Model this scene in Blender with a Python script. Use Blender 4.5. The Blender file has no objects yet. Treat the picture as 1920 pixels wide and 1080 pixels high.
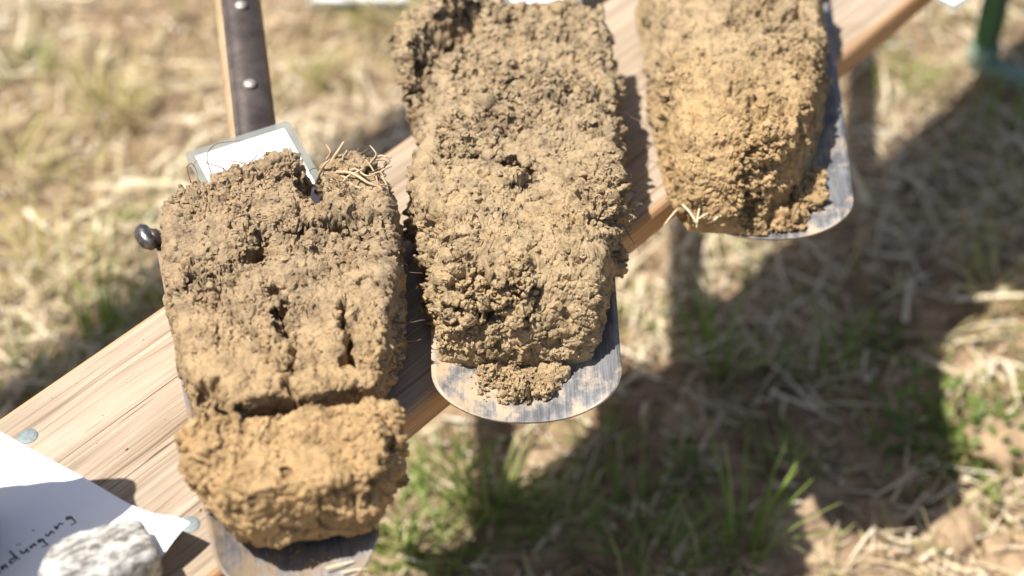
import bpy, math, random
import numpy as np
from mathutils import Vector, Matrix

# ------------------------------------------------------------------ camera, sky, sun, exposure
scene = bpy.context.scene
COL = scene.collection
PHI = math.radians(43.0)          # camera looks down by this angle
FPX, HB, BZ = 3132.0, 99.0, 48.0  # focal length (px of a 1920 wide frame), cm above bench, bench height in cm

cam_data = bpy.data.cameras.new('camera')
cam = bpy.data.objects.new('camera', cam_data)
COL.objects.link(cam)
cam.location = (0, 0, (HB + BZ) / 100)
cam.rotation_euler = (math.pi / 2 - PHI, 0, 0)
cam_data.sensor_width = 36
cam_data.lens = FPX / 1920 * 36
cam_data.clip_start = 0.05
cam_data.clip_end = 300
cam_data.dof.use_dof = True
cam_data.dof.focus_distance = 1.372
cam_data.dof.aperture_fstop = 2.45
cam_data.dof.aperture_blades = 9
scene.camera = cam

SUN_DIR = Vector((0.41, 0.10, -1.0)).normalized()      # the way the light travels
world = bpy.data.worlds.new('World')
scene.world = world
world.use_nodes = True
wn = world.node_tree
bg = wn.nodes['Background']
sky = wn.nodes.new('ShaderNodeTexSky')
sky.sky_type = 'NISHITA'
sky.sun_disc = False
sky.sun_elevation = math.asin(-SUN_DIR.z)
sky.sun_rotation = math.atan2(-SUN_DIR.x, -SUN_DIR.y) % (2 * math.pi)
sky.air_density = 1.0
sky.dust_density = 1.5
wn.links.new(sky.outputs[0], bg.inputs[0])
bg.inputs[1].default_value = 0.075
sun_data = bpy.data.lights.new('sun', 'SUN')
sun_data.energy = 5.0
sun_data.angle = math.radians(0.53)
sun_data.color = (1.0, 0.955, 0.90)
sun = bpy.data.objects.new('sun', sun_data)
COL.objects.link(sun)
sun.rotation_euler = SUN_DIR.to_track_quat('-Z', 'Y').to_euler()
sun.location = (-2, -1, 6)
scene.view_settings.view_transform = 'Standard'
scene.view_settings.look = 'None'
scene.view_settings.gamma = 1.0
scene.view_settings.exposure = 0.82
scene.view_settings.use_curve_mapping = False
scene.cycles.use_denoising = True
scene.cycles.max_bounces = 6
scene.cycles.transparent_max_bounces = 8

rng = np.random.default_rng(7)
random.seed(7)

# ------------------------------------------------------------------ helpers
CP, SP = math.cos(PHI), math.sin(PHI)

def U(px, py, z=0.0):
    """the place (cm, bench top is z = 0) that stands at this pixel of the photograph at height z"""
    a = (px - 960) / FPX
    b = (540 - py) / FPX
    dy = CP + b * SP
    dz = -SP + b * CP
    t = (z - HB) / dz
    return np.array([a * t, dy * t, z])

def W(p):
    return (p[0] / 100, p[1] / 100, (p[2] + BZ) / 100)

def tag(o, label=None, cat=None, group=None, kind=None):
    if label: o['label'] = label
    if cat: o['category'] = cat
    if group: o['group'] = group
    if kind: o['kind'] = kind
    return o

def empty(name, loc_cm, rz=0.0):
    o = bpy.data.objects.new(name, None)
    o.empty_display_size = 0.05
    COL.objects.link(o)
    o.location = W(loc_cm)
    o.rotation_euler = (0, 0, rz)
    return o

def mesh_data(name, V, F, mat=None, smooth=True):
    me = bpy.data.meshes.new(name)
    V = np.asarray(V, dtype=np.float32)
    if isinstance(F, np.ndarray):
        k = F.shape[1]
        me.vertices.add(len(V)); me.vertices.foreach_set('co', V.ravel())
        me.loops.add(F.size); me.loops.foreach_set('vertex_index', F.astype(np.int32).ravel())
        me.polygons.add(len(F)); me.polygons.foreach_set('loop_start', np.arange(0, F.size, k, dtype=np.int32))
        me.update(calc_edges=True)
    else:
        me.from_pydata([tuple(v) for v in V], [], F)
        me.update()
    me.polygons.foreach_set('use_smooth', np.full(len(me.polygons), bool(smooth)))
    if mat: me.materials.append(mat)
    return me

def add(name, V, F, mat, parent=None, smooth=True, loc=None, rz=None, scale=0.01):
    """vertices in cm, local to the object (or to its parent)"""
    me = mesh_data(name, np.asarray(V, dtype=np.float64) * scale, F, mat, smooth)
    o = bpy.data.objects.new(name, me)
    COL.objects.link(o)
    if parent: o.parent = parent
    if loc is not None: o.location = W(loc) if parent is None else tuple(c / 100 for c in loc)
    if rz is not None: o.rotation_euler = (0, 0, rz)
    return o

# ---- noise
def h3(i, j, k, seed):
    i = i.astype(np.uint32); j = j.astype(np.uint32); k = k.astype(np.uint32)
    h = i * np.uint32(374761393) + j * np.uint32(668265263) + k * np.uint32(2147483647 & 0x5bd1e995) + np.uint32((seed * 974711 + 12345) & 0xffffffff)
    h = (h ^ (h >> np.uint32(13))) * np.uint32(1274126177)
    h = (h ^ (h >> np.uint32(16))) * np.uint32(2246822519)
    h = h ^ (h >> np.uint32(15))
    return h

def f01(h): return (h & np.uint32(0xffffff)).astype(np.float32) / np.float32(16777216.0)

def vnoise(P, seed=0):
    P = np.asarray(P, dtype=np.float32)
    B = np.floor(P).astype(np.int64); f = P - B
    w = f * f * f * (f * (f * 6 - 15) + 10)
    out = np.zeros(len(P), np.float32)
    for dx in (0, 1):
        for dy in (0, 1):
            for dz in (0, 1):
                h = f01(h3(B[:, 0] + dx, B[:, 1] + dy, B[:, 2] + dz, seed))
                wt = (w[:, 0] if dx else 1 - w[:, 0]) * (w[:, 1] if dy else 1 - w[:, 1]) * (w[:, 2] if dz else 1 - w[:, 2])
                out += h * wt
    return out * 2 - 1

def fbm(P, seed=0, oct=4):
    s = 0; a = 1.0; t = 0
    for o in range(oct):
        s = s + a * vnoise(P * (2.03 ** o) + o * 17.3, seed + o); t += a; a *= 0.5
    return s / t

def worley(P, seed=0):
    """distance to the nearest and second nearest seed point, a random number per cell, and a random tilt across the cell"""
    P = np.asarray(P, dtype=np.float32)
    B = np.floor(P).astype(np.int64); f = P - B
    F1 = np.full(len(P), 9, np.float32); F2 = F1.copy(); hid = np.zeros(len(P), np.uint32)
    DX = np.zeros_like(F1); DY = DX.copy(); DZ = DX.copy()
    for dx in (-1, 0, 1):
        for dy in (-1, 0, 1):
            for dz in (-1, 0, 1):
                h = h3(B[:, 0] + dx, B[:, 1] + dy, B[:, 2] + dz, seed)
                x = f01(h) + dx - f[:, 0]
                h2 = h * np.uint32(2654435761); h2 ^= h2 >> np.uint32(15)
                y = f01(h2) + dy - f[:, 1]
                hh = h2 * np.uint32(2246822519); hh ^= hh >> np.uint32(13)
                z = f01(hh) + dz - f[:, 2]
                d = x * x + y * y + z * z
                n = d < F1
                F2 = np.where(n, F1, np.minimum(F2, d))
                hid = np.where(n, hh, hid)
                DX = np.where(n, x, DX); DY = np.where(n, y, DY); DZ = np.where(n, z, DZ)
                F1 = np.where(n, d, F1)
    def rnd(k):
        q = hid * np.uint32(3266489917) + np.uint32(k * 747796405 & 0xffffffff)
        q ^= q >> np.uint32(14); q = q * np.uint32(2654435761); q ^= q >> np.uint32(15)
        return f01(q)
    tilt = (rnd(1) - .5) * DX + (rnd(2) - .5) * DY + (rnd(3) - .5) * DZ
    return np.sqrt(F1), np.sqrt(F2), rnd(4), tilt * 2, rnd(5)

def sstep(a, b, x):
    t = np.clip((x - a) / (b - a), 0, 1)
    return t * t * (3 - 2 * t)

# ---- materials
def new_mat(name):
    m = bpy.data.materials.new(name)
    m.use_nodes = True
    nt = m.node_tree
    return m, nt, nt.nodes['Principled BSDF']

def N(nt, typ, **kw):
    n = nt.nodes.new(typ)
    for k, v in kw.items():
        if k.startswith('i_'):
            n.inputs[int(k[2:]) if k[2:].isdigit() else k[2:].replace('_', ' ')].default_value = v
        else:
            setattr(n, k, v)
    return n

def ramp(nt, stops):
    r = nt.nodes.new('ShaderNodeValToRGB')
    e = r.color_ramp.elements
    while len(e) < len(stops): e.new(0.5)
    for el, (p, c) in zip(e, stops):
        el.position = p
        el.color = (*c, 1) if len(c) == 3 else c
    return r

def mixc(nt, a, b, fac, mode='MIX'):
    m = nt.nodes.new('ShaderNodeMix'); m.data_type = 'RGBA'; m.blend_type = mode
    for sock, v in ((m.inputs[0], fac), (m.inputs[6], a), (m.inputs[7], b)):
        if hasattr(v, 'is_linked') or isinstance(v, bpy.types.NodeSocket): nt.links.new(v, sock)
        elif isinstance(v, (int, float)): sock.default_value = v
        else: sock.default_value = (*v, 1)
    return m.outputs[2]

def noise(nt, vec, scale, detail=4, rough=0.55, dist=0.0):
    n = N(nt, 'ShaderNodeTexNoise')
    n.inputs['Scale'].default_value = scale; n.inputs['Detail'].default_value = detail
    n.inputs['Roughness'].default_value = rough; n.inputs['Distortion'].default_value = dist
    if vec is not None: nt.links.new(vec, n.inputs['Vector'])
    return n.outputs['Fac']

def mapping(nt, vec, sc=(1, 1, 1), rot=(0, 0, 0), loc=(0, 0, 0)):
    m = nt.nodes.new('ShaderNodeMapping')
    m.inputs['Scale'].default_value = sc; m.inputs['Rotation'].default_value = rot; m.inputs['Location'].default_value = loc
    nt.links.new(vec, m.inputs['Vector'])
    return m.outputs[0]

def bump(nt, bsdf, h, strength, dist):
    b = nt.nodes.new('ShaderNodeBump')
    b.inputs['Strength'].default_value = strength; b.inputs['Distance'].default_value = dist
    nt.links.new(h, b.inputs['Height']); nt.links.new(b.outputs[0], bsdf.inputs['Normal'])

def objco(nt): return nt.nodes.new('ShaderNodeTexCoord').outputs['Object']

def soil_mat(name, top, sub, v0, v1):
    """topsoil colour far up the spade, subsoil colour towards its tip (object y in metres), as the horizons lie"""
    m, nt, b = new_mat(name)
    co = objco(nt)
    sep = nt.nodes.new('ShaderNodeSeparateXYZ'); nt.links.new(co, sep.inputs[0])
    big = noise(nt, co, 14, 3)
    ma = nt.nodes.new('ShaderNodeMath'); ma.operation = 'MULTIPLY_ADD'
    nt.links.new(big, ma.inputs[0]); ma.inputs[1].default_value = (v1 - v0) * 0.9
    nt.links.new(sep.outputs[1], ma.inputs[2])
    mr = nt.nodes.new('ShaderNodeMapRange'); mr.interpolation_type = 'SMOOTHSTEP'
    off = (v1 - v0) * 0.45
    mr.inputs[1].default_value = v0 + off; mr.inputs[2].default_value = v1 + off
    nt.links.new(ma.outputs[0], mr.inputs[0])
    base = mixc(nt, sub, top, mr.outputs[0])
    v = ramp(nt, [(0.30, (0.55, 0.53, 0.51)), (0.5, (1, 1, 1)), (0.72, (1.25, 1.22, 1.18))])
    nt.links.new(noise(nt, co, 60, 6, 0.65), v.inputs[0])
    c = mixc(nt, base, v.outputs[0], 1.0, 'MULTIPLY')
    rust = ramp(nt, [(0.56, (0, 0, 0)), (0.70, (1, 1, 1))]); nt.links.new(noise(nt, co, 28, 5, 0.6, 0.6), rust.inputs[0])
    f = nt.nodes.new('ShaderNodeMath'); f.operation = 'MULTIPLY'; f.inputs[1].default_value = 0.35
    nt.links.new(rust.outputs[0], f.inputs[0])
    c = mixc(nt, c, tuple(0.9 * s for s in (0.47, 0.27, 0.10)), f.outputs[0])
    grit = ramp(nt, [(0.69, (0, 0, 0)), (0.73, (1, 1, 1))]); nt.links.new(noise(nt, co, 420, 2, 0.5), grit.inputs[0])
    g = nt.nodes.new('ShaderNodeMath'); g.operation = 'MULTIPLY'; g.inputs[1].default_value = 0.4
    nt.links.new(grit.outputs[0], g.inputs[0])
    c = mixc(nt, c, (0.62, 0.55, 0.43), g.outputs[0])
    nt.links.new(c, b.inputs['Base Color'])
    b.inputs['Roughness'].default_value = 0.95
    b.inputs['Specular IOR Level'].default_value = 0.15
    bump(nt, b, noise(nt, co, 330, 7, 0.75), 1.0, 0.0038)
    return m

M_SOIL1 = soil_mat('clay_soil_brown_over_ochre', (0.445, 0.327, 0.198), (0.545, 0.375, 0.195), 0.08, 0.27)
M_SOILC = soil_mat('clay_soil_ochre', (0.565, 0.382, 0.192), (0.565, 0.38, 0.187), -0.1, 0.1)
M_SOIL2 = soil_mat('clay_soil_crumbly', (0.455, 0.342, 0.207), (0.505, 0.372, 0.212), 0.06, 0.30)
M_SOIL3 = soil_mat('clay_soil_golden', (0.475, 0.355, 0.208), (0.54, 0.373, 0.19), 0.06, 0.22)

def wood_mat():
    m, nt, b = new_mat('weathered_bench_wood')
    co = objco(nt)
    inf = nt.nodes.new('ShaderNodeObjectInfo')
    mul = nt.nodes.new('ShaderNodeVectorMath'); mul.operation = 'SCALE'; mul.inputs[3].default_value = 7.0
    cmb = nt.nodes.new('ShaderNodeCombineXYZ'); nt.links.new(inf.outputs['Random'], cmb.inputs[0]); nt.links.new(inf.outputs['Random'], cmb.inputs[1])
    nt.links.new(cmb.outputs[0], mul.inputs[0])
    ad = nt.nodes.new('ShaderNodeVectorMath'); ad.operation = 'ADD'
    nt.links.new(co, ad.inputs[0]); nt.links.new(mul.outputs[0], ad.inputs[1])
    v = ad.outputs[0]
    # year rings, drawn out along the board and bent by slow swells
    warp = N(nt, 'ShaderNodeTexNoise'); warp.inputs['Scale'].default_value = 1.0; warp.inputs['Detail'].default_value = 3
    nt.links.new(mapping(nt, v, (2.2, 7, 7)), warp.inputs['Vector'])
    sc = nt.nodes.new('ShaderNodeVectorMath'); sc.operation = 'SCALE'; sc.inputs[3].default_value = 0.06
    nt.links.new(warp.outputs['Color'], sc.inputs[0])
    a2 = nt.nodes.new('ShaderNodeVectorMath'); a2.operation = 'ADD'
    nt.links.new(v, a2.inputs[0]); nt.links.new(sc.outputs[0], a2.inputs[1])
    ringf = noise(nt, mapping(nt, a2.outputs[0], (0.7, 150, 60)), 1.0, 4, 0.72)
    ring = ramp(nt, [(0.30, (0.20, 0.14, 0.09)), (0.38, (0.31, 0.24, 0.17)), (0.50, (0.365, 0.295, 0.218)), (0.72, (0.405, 0.34, 0.262))])
    nt.links.new(ringf, ring.inputs[0])
    fine = noise(nt, mapping(nt, v, (5, 640, 260)), 1.0, 4, 0.6)
    fr = ramp(nt, [(0.30, (0.62, 0.58, 0.54)), (0.5, (1, 1, 1)), (0.75, (1.16, 1.15, 1.14))]); nt.links.new(fine, fr.inputs[0])
    c = mixc(nt, ring.outputs[0], fr.outputs[0], 1.0, 'MULTIPLY')
    blot = ramp(nt, [(0.33, (0.76, 0.73, 0.70)), (0.6, (1.06, 1.04, 1.02))]); nt.links.new(noise(nt, mapping(nt, v, (4, 14, 14)), 1.0, 5, 0.6), blot.inputs[0])
    c = mixc(nt, c, blot.outputs[0], .8, 'MULTIPLY')
    # fine dark checks
    chk = ramp(nt, [(0.70, (0, 0, 0)), (0.76, (1, 1, 1))]); nt.links.new(noise(nt, mapping(nt, v, (9, 260, 60), loc=(3, 1, 0)), 1.0, 2, 0.5), chk.inputs[0])
    c = mixc(nt, c, (0.13, 0.085, 0.05), chk.outputs[0])
    # knots: dark ovals with rings, one here and there along the board
    vo = N(nt, 'ShaderNodeTexVoronoi'); vo.inputs['Scale'].default_value = 1.0
    nt.links.new(mapping(nt, v, (3.6, 10, 0.01)), vo.inputs['Vector'])
    kn = ramp(nt, [(0.0, (1, 1, 1)), (0.075, (.75, .75, .75)), (0.12, (.1, .1, .1)), (0.16, (.35, .35, .35)), (0.22, (0, 0, 0))]); nt.links.new(vo.outputs['Distance'], kn.inputs[0])
    kf = nt.nodes.new('ShaderNodeMath'); kf.operation = 'MULTIPLY'; kf.inputs[1].default_value = .6; nt.links.new(kn.outputs[0], kf.inputs[0])
    c = mixc(nt, c, (0.22, 0.125, 0.06), kf.outputs[0])
    spk = ramp(nt, [(0.66, (0, 0, 0)), (0.74, (.55, .55, .55))]); nt.links.new(noise(nt, co, 70, 6, 0.7), spk.inputs[0])
    c = mixc(nt, c, (0.34, 0.245, 0.15), spk.outputs[0])
    # remains of orange varnish that survive on the arrises and the edge faces
    geo = nt.nodes.new('ShaderNodeAttribute'); geo.attribute_name = 'varnish'
    vr = nt.nodes.new('ShaderNodeMath'); vr.operation = 'MULTIPLY'
    pat = ramp(nt, [(0.30, (0.45, 0.45, 0.45)), (0.55, (1, 1, 1))]); nt.links.new(noise(nt, mapping(nt, v, (8, 60, 60)), 1.0, 4), pat.inputs[0])
    nt.links.new(geo.outputs['Fac'], vr.inputs[0]); nt.links.new(pat.outputs[0], vr.inputs[1])
    vc = mixc(nt, (0.34, 0.19, 0.085), (0.50, 0.30, 0.14), ringf)
    vc = mixc(nt, vc, fr.outputs[0], 1.0, 'MULTIPLY')
    c = mixc(nt, c, vc, vr.outputs[0])
    nt.links.new(c, b.inputs['Base Color'])
    b.inputs['Roughness'].default_value = 0.72
    b.inputs['Specular IOR Level'].default_value = 0.3
    bump(nt, b, fine, 0.35, 0.0008)
    return m
M_WOOD = wood_mat()

def plain(name, col, rough=0.5, metal=0.0, spec=0.5, var=0.12, vscale=40, bstr=0.0):
    m, nt, b = new_mat(name)
    co = objco(nt)
    r = ramp(nt, [(0.3, tuple(c * (1 - var) for c in col)), (0.7, tuple(min(1, c * (1 + var)) for c in col))])
    nz = noise(nt, co, vscale, 5, 0.6)
    nt.links.new(nz, r.inputs[0]); nt.links.new(r.outputs[0], b.inputs['Base Color'])
    b.inputs['Roughness'].default_value = rough; b.inputs['Metallic'].default_value = metal
    b.inputs['Specular IOR Level'].default_value = spec
    if bstr: bump(nt, b, nz, bstr, 0.002)
    return m

def steel_mat(name, dirt=0.0, dust=((0.38, 0.27, 0.16), (0.50, 0.38, 0.245))):
    m, nt, b = new_mat(name)
    co = objco(nt)
    scr = noise(nt, mapping(nt, co, (620, 20, 50)), 1.0, 4, 0.65)
    r = ramp(nt, [(0.28, (0.15, 0.155, 0.165)), (0.5, (0.25, 0.26, 0.27)), (0.75, (0.42, 0.43, 0.435))]); nt.links.new(scr, r.inputs[0])
    blot = ramp(nt, [(0.36, (0.7, 0.7, 0.72)), (0.62, (1.1, 1.1, 1.11))]); nt.links.new(noise(nt, mapping(nt, co, (1, .6, 1)), 34, 5, 0.6), blot.inputs[0])
    c = mixc(nt, r.outputs[0], blot.outputs[0], 1.0, 'MULTIPLY')
    # dried soil smears
    d1 = noise(nt, mapping(nt, co, (1, 0.62, 1)), 42, 9, 0.76, 0.3)
    sep = nt.nodes.new('ShaderNodeSeparateXYZ'); nt.links.new(co, sep.inputs[0])
    grad = nt.nodes.new('ShaderNodeMapRange'); nt.links.new(sep.outputs[0], grad.inputs[0])
    grad.inputs[1].default_value = -0.08; grad.inputs[2].default_value = 0.05; grad.inputs[3].default_value = 0.07 + dirt; grad.inputs[4].default_value = dirt
    ad = nt.nodes.new('ShaderNodeMath'); nt.links.new(d1, ad.inputs[0]); nt.links.new(grad.outputs[0], ad.inputs[1])
    dr = ramp(nt, [(0.50, (0.06, 0.06, 0.06)), (0.57, (.35, .35, .35)), (0.66, (0.92, 0.92, 0.92))]); nt.links.new(ad.outputs[0], dr.inputs[0])
    dust = mixc(nt, dust[0], dust[1], noise(nt, co, 150, 4))
    c = mixc(nt, c, dust, dr.outputs[0])
    nt.links.new(c, b.inputs['Base Color'])
    me = nt.nodes.new('ShaderNodeMath'); me.operation = 'MULTIPLY_ADD'; me.inputs[1].default_value = -0.72; me.inputs[2].default_value = 0.72
    nt.links.new(dr.outputs[0], me.inputs[0]); nt.links.new(me.outputs[0], b.inputs['Metallic'])
    ro = nt.nodes.new('ShaderNodeMath'); ro.operation = 'MULTIPLY_ADD'; ro.inputs[1].default_value = 0.4; ro.inputs[2].default_value = 0.42
    nt.links.new(dr.outputs[0], ro.inputs[0]); nt.links.new(ro.outputs[0], b.inputs['Roughness'])
    hs = nt.nodes.new('ShaderNodeMath'); hs.operation = 'MULTIPLY_ADD'; hs.inputs[1].default_value = 1.0
    nt.links.new(dr.outputs[0], hs.inputs[0]); nt.links.new(scr, hs.inputs[2])
    bump(nt, b, hs.outputs[0], 0.25, 0.001)
    return m
M_STEEL = steel_mat('worn_spade_steel', 0.035)
M_STEELD = steel_mat('worn_spade_steel_caked_with_soil', 0.07, ((0.13, 0.088, 0.052), (0.34, 0.24, 0.14)))
M_DARKSTEEL = plain('dark_forged_steel', (0.075, 0.058, 0.05), 0.38, 0.35, 0.5, 0.5, 45, 0.2)
M_TREAD = plain('burnished_tread_steel', (0.20, 0.185, 0.17), 0.28, 0.9, 0.5, 0.6, 160, 0.3)
M_RIVET = plain('bare_rivet_metal', (0.36, 0.31, 0.27), 0.5, 0.7, 0.5, 0.35, 250, 0.2)
M_BOLT = plain('galvanised_bolt', (0.20, 0.235, 0.235), 0.6, 0.3, 0.5, 0.25, 300, 0.2)
M_ASH = plain('ash_wood_shaft', (0.40, 0.285, 0.17), 0.5, 0, 0.4, 0.18, 30)
M_PAPER = plain('white_paper', (0.83, 0.83, 0.84), 0.75, 0, 0.25, 0.015, 60)
M_INK = plain('black_ink', (0.012, 0.012, 0.014), 0.5, 0, 0.3, 0.2, 200)
M_GREEN = plain('green_enamel', (0.035, 0.115, 0.045), 0.35, 0, 0.5, 0.2, 25)
M_GREENPALE = plain('worn_green_enamel', (0.20, 0.29, 0.23), 0.5, 0, 0.5, 0.35, 40)
M_JUTE = plain('shadow_lump_cloth', (0.36, 0.27, 0.16), 0.9, 0, 0.2, 0.25, 120, 0.4)
M_RAIL = plain('grey_caster_wood', (0.33, 0.26, 0.19), 0.8, 0, 0.2, 0.25, 20)
M_ROOT = plain('pale_root', (0.42, 0.32, 0.20), 0.85, 0, 0.2, 0.3, 90)
M_HAIRROOT = plain('brown_hair_root', (0.17, 0.115, 0.075), 0.85, 0, 0.2, 0.3, 90)
M_STRAWBIT = plain('bleached_straw', (0.60, 0.51, 0.34), 0.6, 0, 0.4, 0.15, 90)

def film_mat():
    m, nt, b = new_mat('laminating_film')
    b.inputs['Base Color'].default_value = (0.27, 0.28, 0.25, 1)
    b.inputs['Roughness'].default_value = 0.22
    b.inputs['Alpha'].default_value = 0.55
    return m
M_FILM = film_mat()

def stone_mat():
    m, nt, b = new_mat('pale_granite')
    co = objco(nt)
    st = mapping(nt, co, (1, 2.2, 1), rot=(0, 0, 0.6))
    r = ramp(nt, [(0.39, (0.06, 0.057, 0.05)), (0.46, (0.20, 0.185, 0.16)), (0.52, (0.40, 0.385, 0.345)), (0.64, (0.52, 0.51, 0.48))])
    nt.links.new(noise(nt, st, 60, 7, 0.78, 0.3), r.inputs[0])
    rust = ramp(nt, [(0.55, (0, 0, 0)), (0.72, (0.8, 0.8, 0.8))]); nt.links.new(noise(nt, co, 26, 4, 0.6), rust.inputs[0])
    c = mixc(nt, r.outputs[0], (0.55, 0.44, 0.27), rust.outputs[0])
    nt.links.new(c, b.inputs['Base Color']); b.inputs['Roughness'].default_value = 0.8
    bump(nt, b, noise(nt, st, 130, 5, 0.7), 0.6, 0.002)
    return m
M_STONE = stone_mat()

def ground_mat():
    m, nt, b = new_mat('dry_stubble_earth')
    co = objco(nt)
    r = ramp(nt, [(0.30, (0.15, 0.10, 0.06)), (0.5, (0.31, 0.225, 0.145)), (0.72, (0.50, 0.39, 0.27))])
    nt.links.new(noise(nt, co, 11, 7, 0.66), r.inputs[0])
    fib = ramp(nt, [(0.4, (0.75, 0.72, 0.68)), (0.65, (1.35, 1.3, 1.2))]); nt.links.new(noise(nt, mapping(nt, co, (14, 60, 30), rot=(0, 0, 0.5)), 1.0, 4, 0.6, 0.8), fib.inputs[0])
    c = mixc(nt, r.outputs[0], fib.outputs[0], 1.0, 'MULTIPLY')
    gr = ramp(nt, [(0.56, (0, 0, 0)), (0.74, (0.4, 0.4, 0.4))]); nt.links.new(noise(nt, co, 3.2, 5, 0.6), gr.inputs[0])
    c = mixc(nt, c, (0.17, 0.19, 0.05), gr.outputs[0])
    nt.links.new(c, b.inputs['Base Color']); b.inputs['Roughness'].default_value = 0.95; b.inputs['Specular IOR Level'].default_value = 0.1
    bump(nt, b, noise(nt, co, 60, 6, 0.7), 0.9, 0.01)
    return m
M_GROUND = ground_mat()

def leaf_mat(name, stops, rough=0.55, transl=0.25):
    m, nt, b = new_mat(name)
    geo = nt.nodes.new('ShaderNodeNewGeometry')
    r = ramp(nt, stops)
    nt.links.new(geo.outputs['Random Per Island'], r.inputs[0])
    nt.links.new(r.outputs[0], b.inputs['Base Color'])
    b.inputs['Roughness'].default_value = rough; b.inputs['Specular IOR Level'].default_value = 0.3
    tr = nt.nodes.new('ShaderNodeBsdfTranslucent'); nt.links.new(r.outputs[0], tr.inputs[0])
    mx = nt.nodes.new('ShaderNodeMixShader'); mx.inputs[0].default_value = transl
    out = nt.nodes['Material Output']
    nt.links.new(b.outputs[0], mx.inputs[1]); nt.links.new(tr.outputs[0], mx.inputs[2]); nt.links.new(mx.outputs[0], out.inputs[0])
    return m
M_STRAW = leaf_mat('dry_straw', [(0.0, (0.26, 0.19, 0.11)), (0.25, (0.48, 0.37, 0.23)), (0.55, (0.62, 0.50, 0.33)), (0.85, (0.72, 0.62, 0.45)), (1.0, (0.80, 0.73, 0.58))], 0.5, 0.15)
M_DRYGRASS = leaf_mat('yellowing_grass', [(0.0, (0.26, 0.24, 0.07)), (0.4, (0.44, 0.38, 0.15)), (0.75, (0.58, 0.48, 0.25)), (1.0, (0.66, 0.57, 0.36))], 0.5, 0.3)
M_GRASS = leaf_mat('green_grass_blades', [(0.0, (0.13, 0.19, 0.035)), (0.5, (0.22, 0.29, 0.06)), (0.85, (0.32, 0.36, 0.11)), (1.0, (0.48, 0.45, 0.21))], 0.45, 0.35)
M_WEED = leaf_mat('green_weed_leaves', [(0.0, (0.08, 0.12, 0.025)), (0.5, (0.14, 0.195, 0.04)), (1.0, (0.24, 0.28, 0.08))], 0.45, 0.35)

# ---- small mesh builders (cm)
def tube(pts, rad, sides=5):
    pts = np.asarray(pts, float); n = len(pts)
    rad = np.full(n, rad) if np.isscalar(rad) else np.asarray(rad, float)
    V = []; F = []
    T = np.gradient(pts, axis=0)
    for i in range(n):
        t = T[i] / (np.linalg.norm(T[i]) + 1e-9)
        a = np.cross(t, (0.3, 0.2, 1.0)); a /= np.linalg.norm(a) + 1e-9
        c = np.cross(t, a)
        for k in range(sides):
            q = 2 * math.pi * k / sides
            V.append(pts[i] + rad[i] * (math.cos(q) * a + math.sin(q) * c))
    for i in range(n - 1):
        for k in range(sides):
            k2 = (k + 1) % sides
            F.append((i * sides + k, i * sides + k2, (i + 1) * sides + k2, (i + 1) * sides + k))
    F.append(tuple(range(sides))[::-1]); F.append(tuple((n - 1) * sides + k for k in range(sides)))
    return V, F

def smooth_path(pts, n=24):
    """Catmull-Rom through the points"""
    P = np.asarray(pts, float)
    P = np.vstack([2 * P[0] - P[1], P, 2 * P[-1] - P[-2]])
    out = []
    m = len(P) - 3
    for s in np.linspace(0, m - 1e-6, n):
        i = int(s); t = s - i
        p0, p1, p2, p3 = P[i:i + 4]
        out.append(0.5 * ((2 * p1) + (p2 - p0) * t + (2 * p0 - 5 * p1 + 4 * p2 - p3) * t * t + (3 * p1 - p0 - 3 * p2 + p3) * t ** 3))
    return np.array(out)

def box(x0, x1, y0, y1, z0, z1, bev=0.0):
    if bev <= 0:
        V = [(x, y, z) for z in (z0, z1) for y in (y0, y1) for x in (x0, x1)]
        F = [(0, 2, 3, 1), (4, 5, 7, 6), (0, 1, 5, 4), (2, 6, 7, 3), (0, 4, 6, 2), (1, 3, 7, 5)]
        return V, F
    import bmesh
    bm = bmesh.new()
    vs = [bm.verts.new(p) for p in box(x0, x1, y0, y1, z0, z1)[0]]
    for f in box(x0, x1, y0, y1, z0, z1)[1]: bm.faces.new([vs[i] for i in f])
    bmesh.ops.bevel(bm, geom=bm.edges[:], offset=bev, segments=2, affect='EDGES', profile=0.5)
    bm.verts.index_update()
    V = [tuple(v.co) for v in bm.verts]; F = [tuple(v.index for v in f.verts) for f in bm.faces]
    bm.free()
    return V, F

def lathe(profile, sides=20):
    V = []; F = []
    for r, z in profile:
        for k in range(sides):
            q = 2 * math.pi * k / sides
            V.append((r * math.cos(q), r * math.sin(q), z))
    for i in range(len(profile) - 1):
        for k in range(sides):
            k2 = (k + 1) % sides
            F.append((i * sides + k, i * sides + k2, (i + 1) * sides + k2, (i + 1) * sides + k))
    F.append(tuple(range(sides))[::-1]); F.append(tuple((len(profile) - 1) * sides + k for k in range(sides)))
    return V, F

def grid_faces(n, m):
    i = np.arange(n - 1)[:, None] * m + np.arange(m - 1)[None, :]
    return np.stack([i, i + m, i + m + 1, i + 1], -1).reshape(-1, 4)

def gnormals(P):
    du = np.gradient(P, axis=0); dv = np.gradient(P, axis=1)
    n = np.cross(du, dv)
    return n / (np.linalg.norm(n, axis=-1, keepdims=True) + 1e-9)

def ico(sub=1):
    import bmesh
    bm = bmesh.new(); bmesh.ops.create_icosphere(bm, subdivisions=sub, radius=1)
    V = np.array([v.co[:] for v in bm.verts]); F = np.array([[v.index for v in f.verts] for f in bm.faces]); bm.free()
    return V, F
ICO1 = ico(1); ICO2 = ico(2); ICO3 = ico(3)

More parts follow.
